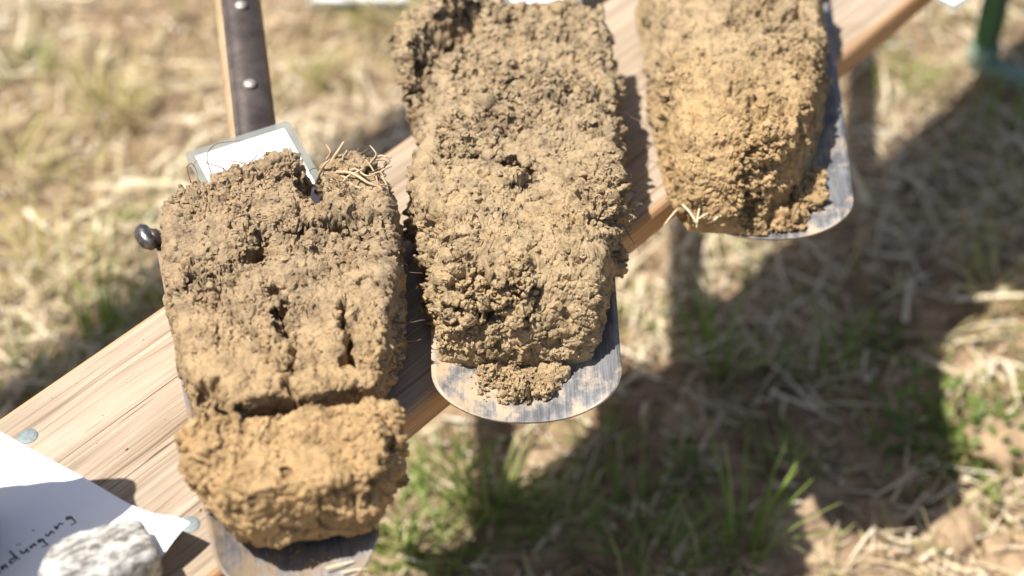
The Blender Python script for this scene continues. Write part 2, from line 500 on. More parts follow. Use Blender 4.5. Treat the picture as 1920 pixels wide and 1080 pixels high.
def crumbs(centres, radii, seed=0, base=ICO1):
    """many little irregular lumps as one mesh"""
    V0, F0 = base
    n = len(centres); k = len(V0)
    r = np.random.default_rng(seed)
    A = r.normal(size=(n, 3, 3)); Q = np.linalg.qr(A)[0]
    S = r.uniform(0.55, 1.3, size=(n, 1, 3))
    V = (V0[None] * S) @ Q
    J = 1 + 0.3 * r.normal(size=(n, k, 1)).clip(-1.5, 1.5)
    V = V * J * np.asarray(radii)[:, None, None] + np.asarray(centres)[:, None, :]
    F = (F0[None] + (np.arange(n) * k)[:, None, None]).reshape(-1, 3)
    return V.reshape(-1, 3), F

def clods(centres, radii, seed=0):
    """angular broken lumps: balls cut by random planes, then roughened"""
    V0, F0 = ICO3
    n = len(centres); k = len(V0); r = np.random.default_rng(seed)
    V = np.repeat((V0 * 1.0)[None], n, 0)
    for _ in range(9):
        nn = r.normal(size=(n, 1, 3)); nn /= np.linalg.norm(nn, axis=-1, keepdims=True)
        d = (V * nn).sum(-1, keepdims=True)
        V = V - np.maximum(0, d - r.uniform(.45, .85, (n, 1, 1))) * nn
    V = V * r.uniform(.75, 1.25, (n, 1, 3)) * np.asarray(radii)[:, None, None]
    V = V.reshape(-1, 3) + np.repeat(np.asarray(centres), k, 0)
    rr = np.repeat(radii, k)[:, None]
    for sc, a in ((.30, .16), (.12, .10)):
        V = V + rr.clip(0, .5) * a * 1.6 * np.stack([vnoise(V / sc, 51), vnoise(V / sc, 52), vnoise(V / sc, 53)], -1)
    return V, (F0[None] + (np.arange(n) * k)[:, None, None]).reshape(-1, 3)

# ------------------------------------------------------------------ ground
def ground_z(x, y):
    P = np.stack([x / 28.0, y / 28.0, np.zeros_like(x)], -1)
    return 1.6 * fbm(P, 3, 3) + 0.5 * fbm(P * 5, 9, 3)

def axis(lo, hi, far, step):
    core = np.arange(lo, hi + 1e-6, step)
    out = [c for c in (50, 120, 250, 500, 1000, 2000, far)]
    return np.concatenate([lo - np.array(out[::-1], float), core, hi + np.array(out, float)])

gx = axis(-170, 200, 4000, 1.5); gy = axis(-20, 360, 4000, 1.5)
GX, GY = np.meshgrid(gx, gy, indexing='ij')
GZ = ground_z(GX.ravel().astype(np.float32), GY.ravel().astype(np.float32))
gv = np.stack([GX.ravel(), GY.ravel(), GZ], -1)
ground = add('ground', gv, grid_faces(len(gx), len(gy)), M_GROUND)
tag(ground, 'dry stubble field floor of bare earth under the straw', 'ground', kind='structure')

def gpt(px, py):
    p = U(px, py, -BZ)
    z = ground_z(np.array([p[0]], np.float32), np.array([p[1]], np.float32))[0]
    return np.array([p[0], p[1], z])      # z above the field

# ------------------------------------------------------------------ bench
YAW = math.radians(49.68)
BD = np.array([math.cos(YAW), math.sin(YAW), 0]); BN = np.array([-math.sin(YAW), math.cos(YAW), 0])
N0, N1 = 65.3, 90.25
bench = empty('bench', BN * N0 + np.array([0, 0, -BZ]), YAW)
tag(bench, 'long weathered wooden bench with green metal legs carrying the spades', 'bench')
seam1 = float(np.mean([U(*p)[:2] @ BN[:2] for p in ((105, 860), (240, 770), (345, 708))])) - N0
seam2 = float(np.mean([U(*p)[:2] @ BN[:2] for p in ((205, 915), (350, 812))])) - N0
cuts = [0, seam2 * 0.5, seam2, seam1, N1 - N0]
T0, T1 = -10.0, 210.0

def plank(y0, y1, bev, vlo, vhi):
    xs = np.linspace(T0, T1, 45)
    b = bev
    prof = [(y0, BZ - 2.7), (y0, BZ - 2.0), (y0, BZ - b[0]), (y0 + b[0] * .4, BZ - b[0] * .35), (y0 + b[0], BZ), (y0 + b[0] + .5, BZ),
            (y1 - b[1] - .5, BZ), (y1 - b[1], BZ), (y1 - b[1] * .4, BZ - b[1] * .35), (y1, BZ - b[1]), (y1, BZ - 2.0), (y1, BZ - 2.7)]
    var = [vlo, vlo, vlo, vlo, vlo * .55, 0, 0, vhi * .55, vhi, vhi, vhi, vhi]
    V = []; A = []
    for x in xs:
        for i, (y, z) in enumerate(prof):
            V.append((x, y, z)); A.append(var[i])
    m = len(prof); F = []
    for i in range(len(xs) - 1):
        for k in range(m):
            k2 = (k + 1) % m
            F.append((i * m + k, (i + 1) * m + k, (i + 1) * m + k2, i * m + k2))
    F.append(tuple(range(m))); F.append(tuple((len(xs) - 1) * m + k for k in range(m))[::-1])
    return V, F, A
for i in range(4):
    lo, hi = cuts[i], cuts[i + 1]
    bl = 0.5 if i == 0 else 0.07; bh = 0.4 if i == 3 else 0.07
    V, F, A = plank(lo + (0.018 if i else 0), hi - (0.018 if i < 3 else 0), (bl, bh), 1.0 if i == 0 else 0, 0.9 if i == 3 else 0)
    o = add('plank', V, F, M_WOOD, bench, smooth=False)
    at = o.data.attributes.new('varnish', 'FLOAT', 'POINT'); at.data.foreach_set('value', np.array(A, np.float32))

def bench_local(p):
    return np.array([p @ BD, p @ BN - N0, 0])
for px, py, r in ((52, 818, .82), (355, 984, .82)):
    q = bench_local(U(px, py, 0))
    V, F = lathe([(r, BZ - .3), (r, BZ + .02), (r * .9, BZ + .06), (r * .4, BZ + .07), (0.05, BZ + .072)], 20)
    add('bolt', np.array(V) + q, F, M_BOLT, bench)

def bench_leg(tx):
    """a folding leg frame: two angle-iron legs on a foot bar, with a bracket under the seat"""
    for ny in (4.0, foot[1] - 1.5):
        V = []; F = []
        for (a, b, c, d) in ((0, 0.35, 0, 3.0), (0.35, 3.0, 0, 0.35)):
            v, f = box(tx + a, tx + b, ny + c, ny + d, 2.0, BZ - 2.9)
            F += [tuple(i + len(V) for i in q) for q in f]; V += v
        leg = add('leg', V, F, M_GREEN, bench, smooth=False)
        v, f = box(tx - .4, tx + 3.2, ny - .5, ny + 3.3, 1.7, 4.6, 0.25)
        add('weld_collar', v, f, M_GREENPALE, leg)
    v, f = box(tx - .2, tx + 2.8, -1.5, foot[1] + 1.5, 0.4, 2.6, 0.5)
    add('foot_bar', v, f, M_GREENPALE, bench)
    v, f = box(tx - 2, tx + 5, 1.0, N1 - N0 - 1, BZ - 3.2, BZ - 2.72, 0.1)
    add('seat_bracket', v, f, M_GREEN, bench)
foot = bench_local(U(1840, 112, -BZ + 2))
bench_leg(foot[0] - 1.2)
bench_leg(bench_local(U(200, 900, 0))[0] - 1)

# ------------------------------------------------------------------ spades
def blade_mesh(L, wtip, wtop, tr, sag, edge_up=1.3):
    """curved sheet blade: v from tip to top, concave across; tr is how long the rounded tip is"""
    n, m = 56, 33
    tt = np.concatenate([np.linspace(0, 1, 24) ** 2 * tr, np.linspace(tr, L, n - 23)[1:]])
    s = np.linspace(-1, 1, m)
    T, S = np.meshgrid(tt, s, indexing='ij')
    hw = (wtip + (wtop - wtip) * np.clip(T / L, 0, 1)) / 2
    rr = np.clip(T / tr, 0.0008, 1)
    hw = hw * (1 - (1 - rr) ** 2.3) ** (1 / 2.3)
    X = S * hw
    half = wtip / 2
    fac = 1 - max(0.0, 1 - 1.0 / edge_up) * np.clip(T / L, 0, 1)      # the hollow flattens towards the treads
    Z = edge_up * fac * (np.abs(X) / half) ** 2.2
    top = np.stack([X, T, Z + 0.22], -1); bot = np.stack([X, T, Z], -1)
    V = np.concatenate([top.reshape(-1, 3), bot.reshape(-1, 3)])
    F1 = grid_faces(len(tt), m)[:, ::-1]; K = len(tt) * m; F2 = grid_faces(len(tt), m) + K
    n = len(tt)
    rim = []
    def strip(idx):
        for a, b_ in zip(idx[:-1], idx[1:]): rim.append((a, b_, b_ + K, a + K))
    strip([i * m for i in range(n)]); strip([i * m + m - 1 for i in range(n)][::-1])
    strip([(n - 1) * m + k for k in range(m)]); strip([k for k in range(m)][::-1])
    return V, np.concatenate([F1, F2, np.array(rim)])

def make_spade(label, tip, ang, L, wtip, wtop, tr, lift, edge_up=1.3, steel=None):
    """tip: world cm of blade tip on the bench plane; ang: heading from tip to handle"""
    root = empty('spade', (tip[0], tip[1], 0), ang - math.pi / 2)
    tag(root, label, 'spade', 'spades lying side by side across the bench')
    V, F = blade_mesh(L, wtip, wtop, tr, 0.0, edge_up)
    add('blade', V + np.array([0, 0, .03]), F, steel or M_STEEL, root)
    # foot treads: the top edge of the blade rolled over on both sides
    for sgn in (-1, 1):
        hx = wtop / 2
        zt = min(edge_up, 1.0) * (wtop / wtip) ** 2.2
        pts = smooth_path([(sgn * 2.6, L + .1, 0.9), (sgn * hx * .55, L + .15, 1.0 + zt * .25), (sgn * hx * .85, L + .15, .8 + zt * .65), (sgn * (hx + 0.55), L + .1, zt + .8)], 12)
        V, F = tube(pts, [.55] * 9 + [.7, .85, .7], 8)
        tr_ = add('foot_tread', V, F, M_DARKSTEEL, root)
        e = pts[-1]
        V, F = tube(smooth_path([e + (-sgn * .5, -1.3, -.2), e + (sgn * .1, -.5, 0), e + (sgn * .35, .4, .1), e + (sgn * .1, 1.0, 0)], 9), [.40, .58, .74, .80, .82, .84, .78, .62, .34], 9)
        add('rolled_end', V, F, M_TREAD, tr_)
    # neck, strap and shaft rise at the lift angle
    c, s_ = math.cos(lift), math.sin(lift)
    def P(a, across, up):     # a along the handle from the blade top
        return np.array([across, L + a * c - up * s_, 1.0 + a * s_ + up * c])
    nk = [P(-3, 0, 0.1), P(0, 0, .25), P(3, 0, .6), P(6, 0, 1.0)]
    V, F = tube(smooth_path(nk, 10), np.linspace(1.2, 1.9, 10), 12)
    add('neck', V, F, M_DARKSTEEL, root)
    n = 30; SD = 20
    V, F = tube([P(a, 0, 1.3) for a in np.linspace(3, 84, n)], 2.1, SD)
    add('shaft', V, F, M_ASH, root)
    # strap: a curved plate over the shaft
    a_ = np.linspace(2.5, 38, 24); q_ = np.linspace(-1.05, 1.05, 13)
    S_o = []; S_i = []
    for a in a_:
        for q in q_:
            S_o.append(P(a, 2.30 * math.sin(q + .38), 1.3 + 2.30 * math.cos(q + .38)))
            S_i.append(P(a, 2.12 * math.sin(q + .38), 1.3 + 2.12 * math.cos(q + .38)))
    K = len(S_o); nn, mm = len(a_), len(q_)
    Fg = grid_faces(nn, mm); rim = []
    for i in range(nn - 1):
        for k, fl in ((0, 1), (mm - 1, 0)):
            q = (i * mm + k, (i + 1) * mm + k, (i + 1) * mm + k + K, i * mm + k + K); rim.append(q[::-1] if fl else q)
    for k in range(mm - 1):
        for i, fl in ((0, 0), (nn - 1, 1)):
            q = (i * mm + k, i * mm + k + 1, i * mm + k + 1 + K, i * mm + k + K); rim.append(q[::-1] if fl else q)
    strap = add('strap', np.array(S_o + S_i), np.concatenate([Fg[:, ::-1], Fg + K, np.array(rim)]), M_DARKSTEEL, root)
    R = np.array([[1, 0, 0], [0, c, -s_], [0, s_, c]])
    for a in (15.6, 25.2):
        V, F = lathe([(.62, -.1), (.62, .1), (.5, .24), (.25, .31), (.03, .33)], 14)
        V = (np.array(V) @ R.T) + P(a, 0.35, 1.3 + 2.25)
        add('rivet', V, F, M_RIVET, strap)
    # T grip at the far end
    V, F = tube([P(85, x, 1.3) for x in np.linspace(-6.5, 6.5, 9)], [1.2, 1.7, 1.9, 1.9, 2.0, 1.9, 1.9, 1.7, 1.2], 14)
    add('grip', V, F, M_ASH, root)
    return root

LIFT = math.radians(15)
hA = U(472, 250, 5.2)
tip1 = U(568, 1128, 0.5)[:2]
ang1 = math.atan2(hA[1] - tip1[1], hA[0] - tip1[0])
ax1 = np.array([math.cos(ang1), math.sin(ang1)]); sd1 = np.array([ax1[1], -ax1[0]])
top1 = U(272, 470, 2.2)[:2]       # its left tread end
L1 = float((top1 - tip1) @ ax1)
wtop1 = -2 * float((U(296, 480, 1.6)[:2] - tip1) @ sd1)
wtip1 = -2 * float((U(408, 990, 1.0)[:2] - tip1) @ sd1)
ang2 = math.radians(91.2); tip2 = U(990, 787, 0.5)[:2]
ang3 = math.radians(87.3); tip3 = U(1440, 443, 0.5)[:2]
SP1 = make_spade('spade with dark riveted handle strap and rolled tread, leftmost under the split soil block', tip1, ang1, L1, wtip1, wtop1, 4.8, LIFT, 1.9, M_STEELD)
SP2 = make_spade('middle spade with its scratched silver blade tip showing below the crumbly soil', tip2, ang2, 41, 15.3, 16.8, 4.6, LIFT, 1.3)
SP3 = make_spade('spade with bare blue-grey right edge under the golden soil, farthest from paper', tip3, ang3, 42, 15.6, 17.4, 4.6, LIFT, 1.3)

# ------------------------------------------------------------------ soil blocks
def frame_of(tip, ang):
    e_v = np.array([math.cos(ang), math.sin(ang)]); e_u = np.array([math.sin(ang), -math.cos(ang)])
    return np.array(tip), e_u, e_v

def to_local(fr, px, py, z):
    o, eu, ev = fr
    d = U(px, py, z)[:2] - o
    return np.array([d @ eu, d @ ev])

def seg_dist(u, v, pts):
    best = np.full(u.shape, 1e9); par = np.zeros(u.shape)
    n = len(pts) - 1
    for i in range(n):
        a, b = pts[i], pts[i + 1]; d = b - a
        t = np.clip(((u - a[0]) * d[0] + (v - a[1]) * d[1]) / (d @ d + 1e-9), 0, 1)
        q = np.hypot(u - a[0] - t * d[0], v - a[1] - t * d[1])
        k = q < best
        best = np.where(k, q, best); par = np.where(k, (i + t) / n, par)
    return best, par

PROF_SIDE = [(.86, 1), (.93, .97), (.975, .89), (1.0, .74), (1.01, .5), (1.0, .25), (.965, 0)]
PROF_FRONT = [(.70, 1), (.80, .955), (.885, .86), (.945, .70), (.985, .48), (1.0, .24), (.985, 0)]

def soil(name, fr, left, right, front, back, H, mat, label, cat, seed, cracks=(), bumps=(), zmid=4.5, base=0.5, res=(210, 330, 60, 60),
         front_prof=PROF_FRONT, side_prof=PROF_SIDE, squ=0.25, amp=(0.55, 0.34, 0.17), crackiness=1.0, ncrumb=1500, csize=1.0, cgrow=.6, nclod=0, clodr=(.18, .5), zl=None, zr=None, cut=False, group=None, tilt=(0, 0), scale=(2.3, 1.05, .5), smooth_zones=()):
    L = np.array([to_local(fr, x, y, zmid if zl is None else zl) for x, y in left]); R = np.array([to_local(fr, x, y, zmid if zr is None else zr) for x, y in right])
    L = L[np.argsort(L[:, 1])]; R = R[np.argsort(R[:, 1])]
    vF = to_local(fr, *front)[1]; vB = to_local(fr, *back)[1]
    na, nb, ns, nsf = res
    r1 = 0.8
    ax = np.concatenate([np.linspace(-1, -r1, ns)[:-1], np.linspace(-r1, r1, na), np.linspace(r1, 1, ns)[1:]])
    bx = np.concatenate([np.linspace(-1, -r1, nsf)[:-1], np.linspace(-r1, r1, nb), np.linspace(r1, 1, ns)[1:]])
    A, B = np.meshgrid(ax, bx, indexing='ij')
    r = np.maximum(np.abs(A), np.abs(B)) + 1e-6
    def prof(pr, half):
        P = np.array(pr); d = np.hypot(np.diff(P[:, 0]) * half, np.diff(P[:, 1]) * H); s = np.concatenate([[0], np.cumsum(d)]); s /= s[-1]
        q = np.clip((r - r1) / (1 - r1), 0, 1)
        rho = np.where(r < r1, r / r1 * P[0, 0], np.interp(q, s, P[:, 0])); w = np.where(r < r1, 1.0, np.interp(q, s, P[:, 1]))
        return rho, w
    halfw = (R[:, 0].mean() - L[:, 0].mean()) / 2
    rs, ws = prof(side_prof, halfw); rf, wf = prof(front_prof, (vB - vF) / 2)
    k = sstep(0.35, 0.95, -B / r)
    if cut: k = k * (1 - sstep(.15, .6, A / r))
    rho = rs * (1 - k) + rf * k; w = ws * (1 - k) + wf * k
    Aq = A / r * rho; Bq = B / r * rho
    A2 = Aq * np.sqrt(np.clip(1 - squ * Bq ** 2, 0, 1)); B2 = Bq * np.sqrt(np.clip(1 - squ * .5 * Aq ** 2, 0, 1))
    v = vF + (vB - vF) * (B2 + 1) / 2
    uL = np.interp(v, L[:, 1], L[:, 0]); uR = np.interp(v, R[:, 1], R[:, 0])
    u = uL + (uR - uL) * (A2 + 1) / 2
    sh = u.shape
    P = np.stack([u / 6.5, v / 6.5, np.full(sh, seed * 1.7)], -1).reshape(-1, 3)
    Hm = H * (1 + 0.10 * fbm(P, seed, 3).reshape(sh)) + tilt[0] * (u - (uL + uR) / 2) + tilt[1] * (v - vF)
    for (px, py, rad, hh) in bumps:
        c = to_local(fr, px, py, H)
        Hm = Hm + hh * np.exp(-((u - c[0]) ** 2 + (v - c[1]) ** 2) / (rad * rad))
    dcut = np.zeros(sh)
    wig = fbm(np.stack([u / 1.3, v / 1.3, np.zeros(sh)], -1).reshape(-1, 3), seed + 5, 3).reshape(sh)
    wig2 = fbm(np.stack([u / 1.3, v / 1.3, np.full(sh, 9.)], -1).reshape(-1, 3), seed + 6, 3).reshape(sh)
    for (pts, wd, dp) in cracks:
        q = np.array([to_local(fr, x, y, H * .9) for x, y in pts])
        d, par = seg_dist(u + .8 * wig, v + .8 * wig2, q)
        ww = wd * (0.55 + 0.45 * np.sin(np.pi * np.clip(par, 0.02, .98)) + .35 * wig)
        dcut = np.maximum(dcut, dp * (1 - sstep(0.15, 1.0, d / np.maximum(ww, .05))) * (0.5 + 0.5 * np.sin(np.pi * np.clip(par, .05, .95))))
    z = np.maximum(base + Hm * w - dcut * np.clip(w * 1.3 - .2, 0, 1), base * .6)
    G = np.stack([u, v, z], -1)
    # lumps and crevices at four sizes
    X = G.reshape(-1, 3) + np.array([seed * 31.7, seed * 11.3, seed * 5.1])
    wv = np.stack([fbm(X / 1.6, seed + 11, 3), fbm(X / 1.6, seed + 12, 3), fbm(X / 1.6, seed + 13, 3)], -1)
    Xw = X + 0.75 * wv
    zone = sstep(-.25, .35, fbm(X / 4.5, seed + 20, 2))            # how crumbly this spot is
    for (px, py, rad, kk) in smooth_zones:
        c = to_local(fr, px, py, H)
        zone = zone * (1 - kk * np.exp(-((u.ravel() - c[0]) ** 2 + (v.ravel() - c[1]) ** 2) / (rad * rad)))
    disp = np.zeros(len(X), np.float32)
    k = 0.35 + 0.85 * zone
    for i, (sc, am) in enumerate(zip(scale, amp)):
        F1, F2, cid, tl, cid2 = worley(Xw / sc, seed + 40 + i)
        disp += am * k * (np.clip(1 - (F1 / .8) ** 2, 0, 1) * (.6, .55, .5)[i] + (2.0, 1.5, .9)[i] * tl + .7 * (cid - .5))
        gap = 1 - sstep(0.02, (.17, .22, .30)[i], F2 - F1)
        disp -= crackiness * am * (2.0, 2.2, 1.5)[i] * gap * (0.12 + 0.88 * zone) * sstep(.2, .6, cid2)
        if i == 1:                                            # pores and torn-out crumbs
            disp -= am * 1.5 * sstep(.80, .86, cid2) * np.clip(1 - (F1 / .55) ** 2, 0, 1)
    disp -= 0.26 * sstep(.34, .55, fbm(X / .55, seed + 60, 3)) * (.35 + .65 * zone)
    disp += .10 * fbm(X / .4, seed + 71, 3) + .5 * fbm(X / 2.6, seed + 70, 3)
    # sharp creases between torn faces
    disp += .42 * (.4 + .6 * zone) * (np.abs(fbm(Xw / 1.5, seed + 81, 2)).clip(0, .5) ** .6 - .5) + .26 * (.4 + .6 * zone) * (np.abs(fbm(X / .62, seed + 82, 2)).clip(0, .5) ** .6 - .5)
    nr = gnormals(G).reshape(-1, 3)
    fade = np.clip(w.ravel() * 6, 0.15, 1)
    V = G.reshape(-1, 3) + nr * (disp * fade)[:, None]
    F = grid_faces(*sh)
    o, eu, ev = fr
    ang = math.atan2(ev[1], ev[0])
    ob = add(name, V, F, mat, None, True, (o[0], o[1], 0), ang - math.pi / 2)
    if nr[len(nr) // 2, 2] < 0: ob.data.flip_normals()
    tag(ob, label, cat, group)
    rg = np.random.default_rng(seed)
    if ncrumb:
        ok = np.where((w.ravel() > .12))[0]
        # crumbs lie where the surface is rough, most of them tiny
        pick = rg.choice(ok, ncrumb * 4)
        pick = pick[rg.random(len(pick)) < .12 + .88 * zone[pick] ** 1.5][:ncrumb]
        along = np.clip((v.ravel()[pick] - vF) / (vB - vF), 0, 1)
        rad = csize * (.65 + cgrow * along) * (0.055 + 0.30 * rg.random(len(pick)) ** 3.0)
        C = V[pick] + nr[pick] * (np.sign(nr[len(nr) // 2, 2]) * rad * .25)[:, None]
        big = rad > .17 * csize
        cv, cf = crumbs(C[~big], rad[~big], seed + 3)
        cv2, cf2 = crumbs(C[big], rad[big], seed + 4, ICO2)
        cv2 = np.repeat(C[big], len(ICO2[0]), 0) * .0 + cv2 + (np.stack([vnoise(cv2 / .16, 41), vnoise(cv2 / .16, 42), vnoise(cv2 / .16, 43)], -1) * .045 * csize)
        cf = np.concatenate([cf, cf2 + len(cv)]); cv = np.concatenate([cv, cv2])
        if nclod:
            pk = rg.choice(ok, nclod * 6)
            pk = pk[rg.random(len(pk)) < (.05 + .95 * zone[pk] ** 2) * (.35 + .65 * np.clip((v.ravel()[pk] - vF) / (vB - vF), 0, 1))][:nclod]
            rad = clodr[0] + (clodr[1] - clodr[0]) * rg.random(len(pk)) ** 2.2
            cv3, cf3 = clods(V[pk] + nr[pk] * (np.sign(nr[len(nr) // 2, 2]) * rad * .30)[:, None], rad, seed + 9)
            cf = np.concatenate([cf, cf3 + len(cv)]); cv = np.concatenate([cv, cv3])
        cr = add('crumb', cv, cf, mat, ob, False)
        cr['kind'] = 'stuff'
    def surf(px, py):
        """local surface point under a pixel (nearest vertex to the line of sight through it)"""
        q = V; c_, s_ = math.cos(ang - math.pi / 2), math.sin(ang - math.pi / 2)
        wx = o[0] + q[:, 0] * c_ - q[:, 1] * s_; wy = o[1] + q[:, 0] * s_ + q[:, 1] * c_; wz = q[:, 2]
        dd = wy * CP - (wz - HB) * SP; uu = wy * SP + (wz - HB) * CP
        e = (960 + FPX * wx / dd - px) ** 2 + (540 - FPX * uu / dd - py) ** 2 + np.maximum(0, dd - 100) * .6
        return V[np.argmin(e)]
    ob_info = dict(ob=ob, fr=fr, ang=ang, surf=surf, V=V)
    return ob_info

FR1 = frame_of(tip1, ang1); FR2 = frame_of(tip2, ang2); FR3 = frame_of(tip3, ang3)
GS = 'blocks of dug soil lying on the spades'
B1 = soil('soil_block', FR1,
    left=[(385, 335), (340, 368), (314, 405), (303, 450), (303, 490), (316, 560), (326, 620), (337, 690), (348, 740), (352, 775)],
    right=[(700, 330), (738, 350), (758, 420), (754, 480), (750, 540), (752, 600), (744, 660), (736, 720), (734, 750)],
    front=(550, 753, 8.8), back=(500, 312, 9), H=9.2, mat=M_SOIL1, label='brown soil block split by cracks with roots along its top, on the leftmost spade', cat='soil block', seed=1, group=GS,
    front_prof=[(.955, 1), (.98, .985), (1.0, .95), (.99, .85), (.95, .6), (.88, .3), (.80, 0)],
    cracks=[([(350, 560), (395, 545), (440, 525), (480, 505), (500, 475), (560, 457), (615, 450)], 1.0, 2.8), ([(590, 445), (640, 440), (680, 432)], 1.1, 2.4),
            ([(588, 262), (588, 300), (588, 340), (592, 374), (600, 398)], 1.25, 6.2), ([(526, 560), (530, 600), (536, 645)], .6, 3.2), ([(540, 640), (548, 700), (552, 760)], .6, 3.4),
            ([(648, 590), (655, 640), (662, 700)], .65, 3.0), ([(300, 500), (360, 520), (400, 500)], .4, .6), ([(640, 560), (690, 545), (740, 560)], .5, .9), ([(345, 790), (372, 760), (398, 752), (420, 775)], 1.6, 3.2)],
    bumps=[(525, 318, 2.3, 1.9), (400, 470, 4, .5), (330, 345, 2, -1.2), (665, 322, 1.7, .9), (460, 640, 5, -.3), (420, 600, 3, .5)],
    amp=(0.31, 0.22, 0.14), ncrumb=6500, nclod=260, clodr=(.14, .42), csize=.85, res=(270, 320, 52, 90), smooth_zones=((560, 520, 3.5, .75), (430, 620, 4, .6), (640, 640, 4, .5), (380, 420, 4, .4)))
B1C = soil('soil_clod', frame_of(U(560, 1020, 1.5)[:2], ang1),
    left=[(425, 740), (412, 772), (352, 805), (330, 835), (332, 860), (350, 895), (385, 938), (420, 975), (470, 1000), (540, 1014)],
    right=[(730, 740), (752, 770), (766, 800), (758, 850), (742, 905), (716, 950), (668, 985), (610, 1006), (580, 1014)],
    front=(560, 982, 5.6), back=(580, 773, 8.4), H=7.6, mat=M_SOILC, label='broken off ochre clod of soil on the lower end of the leftmost spade', cat='soil clod', seed=2, zmid=5.4, base=1.3,
    front_prof=[(.86, 1), (.93, .97), (.975, .88), (1.0, .73), (1.0, .55), (.93, .3), (.74, .1), (.50, 0)], side_prof=[(.88, 1), (.95, .96), (.985, .87), (1.0, .72), (.99, .46), (.92, .2), (.80, 0)],
    cracks=[([(520, 830), (515, 860), (530, 890)], .6, .7), ([(700, 790), (740, 800)], .6, .6), ([(735, 830), (745, 870)], .8, 1.2), ([(540, 915), (535, 945)], .5, .8)],
    bumps=[(400, 860, 3, .5), (560, 960, 3, .6), (460, 870, 2, -.5)], amp=(0.36, 0.19, 0.10), crackiness=.7, ncrumb=1800, nclod=60, clodr=(.12, .34), csize=.7, res=(240, 200, 52, 80), tilt=(0.0, 0.03), squ=.12,
    smooth_zones=((640, 800, 3.5, .7), (600, 880, 3, .6), (440, 860, 3, .5), (520, 950, 4, .5)))
B2 = soil('soil_block', FR2,
    left=[(742, 60), (745, 110), (762, 190), (790, 235), (794, 330), (770, 385), (788, 440), (790, 500), (802, 560), (814, 620), (824, 660)],
    right=[(1080, 40), (1128, 75), (1154, 120), (1152, 190), (1156, 240), (1142, 270), (1160, 310), (1150, 355), (1170, 410), (1160, 465), (1150, 510), (1142, 570), (1120, 625), (1096, 655)],
    squ=.12, front=(985, 686, 1.2), back=(960, 4, 9), H=8.6, mat=M_SOIL2, label='crumbly brown soil block with a big lump at its upper left, on the middle spade', cat='soil block', seed=3, group=GS,
    cracks=[([(790, 215), (805, 150), (835, 95), (875, 72), (915, 48), (945, 44)], 2.5, 4.2), ([(915, 250), (950, 200), (985, 165)], .8, 1.6), ([(905, 270), (940, 262), (985, 270)], 1.1, 2.4),
            ([(1000, 215), (1040, 215), (1070, 195)], .8, 1.8), ([(880, 320), (960, 322), (1000, 345)], .7, 1.6), ([(1060, 560), (1075, 600), (1100, 625)], .7, 1.2), ([(815, 500), (860, 470), (930, 455)], .5, .5)],
    bumps=[(850, 30, 3.4, 3.4), (790, 110, 3, 2.2), (1040, 30, 3, 1.0), (945, 8, 2.4, 1.6), (1000, 190, 4, .5), (940, 560, 5, .6)], amp=(0.50, 0.42, 0.24), ncrumb=11000, nclod=1300, clodr=(.16, .62), cgrow=1.0, res=(250, 370, 52, 150))
B3 = soil('soil_block', FR3,
    left=[(1180, -60), (1192, 20), (1205, 70), (1216, 150), (1226, 230), (1240, 300), (1262, 370), (1290, 400)],
    right=[(1548, -60), (1548, 20), (1548, 100), (1546, 190), (1540, 250), (1524, 305), (1504, 350), (1474, 398), (1440, 420)],
    zl=2.5, zr=0.8, squ=.05, cut=True, side_prof=[(.78, 1), (.80, .995), (.825, .96), (.85, .88), (.91, .5), (.96, .2), (1.0, 0)], front=(1370, 424, 1.6), back=(1360, -110, 9), H=8.4, mat=M_SOIL3, label='golden ochre soil block with one smooth cut side, on the spade farthest right', cat='soil block', seed=4, group=GS,
    cracks=[([(1230, 55), (1270, 50), (1310, 50)], .6, .9), ([(1355, 215), (1362, 195), (1368, 180)], .6, 1.2), ([(1440, 80), (1470, 75), (1480, 40)], .7, 1.0), ([(1240, 170), (1270, 172)], .9, .8), ([(1500, -20), (1495, 60), (1520, 110)], .8, 1.4)],
    bumps=[(1330, 250, 4, .4)], amp=(0.36, 0.28, 0.20), crackiness=1.0, nclod=420, clodr=(.14, .45), smooth_zones=((1500, 300, 2.2, .8), (1470, 360, 2.0, .8)), ncrumb=7000, csize=.85, res=(230, 360, 56, 130))

# crumbled soil that lies on the bare blade ends
def heap(label, fr, base_px, z0, n, rmin, rmax, seed, mat):
    """a low heap of crumbs spread along a polyline of pixels"""
    rg = np.random.default_rng(seed)
    pts = np.array([to_local(fr, x, y, z0) for x, y, _ in base_px]); wd = np.array([b[2] for b in base_px])
    s = rg.random(n) * (len(pts) - 1); i = s.astype(int); t = (s - i)[:, None]
    c = pts[i] * (1 - t) + pts[i + 1] * t; w = wd[i] * (1 - t[:, 0]) + wd[i + 1] * t[:, 0]
    g = rg.normal(size=(n, 2)); rr = np.hypot(g[:, 0], g[:, 1])
    rad = rmin + (rmax - rmin) * rg.random(n) ** 3.2 * np.exp(-.4 * rr)
    xy = c + g * (w * .5)[:, None]
    zz = z0 + .55 * w * np.exp(-rr ** 2 * .8) * rg.random(n) + rad * .5
    V, F = crumbs(np.column_stack([xy, zz]), rad, seed, ICO2)
    nz = vnoise(V / .28, seed)
    cen = np.repeat(np.column_stack([xy, zz]), len(ICO2[0]), 0)
    V = cen + (V - cen) * (1 + .22 * nz)[:, None]
    o, eu, ev = fr
    ob = add('soil_crumbs', V, F, mat, None, True, (o[0], o[1], 0), math.atan2(ev[1], ev[0]) - math.pi / 2)
    tag(ob, label, 'soil', kind='stuff')
    return ob
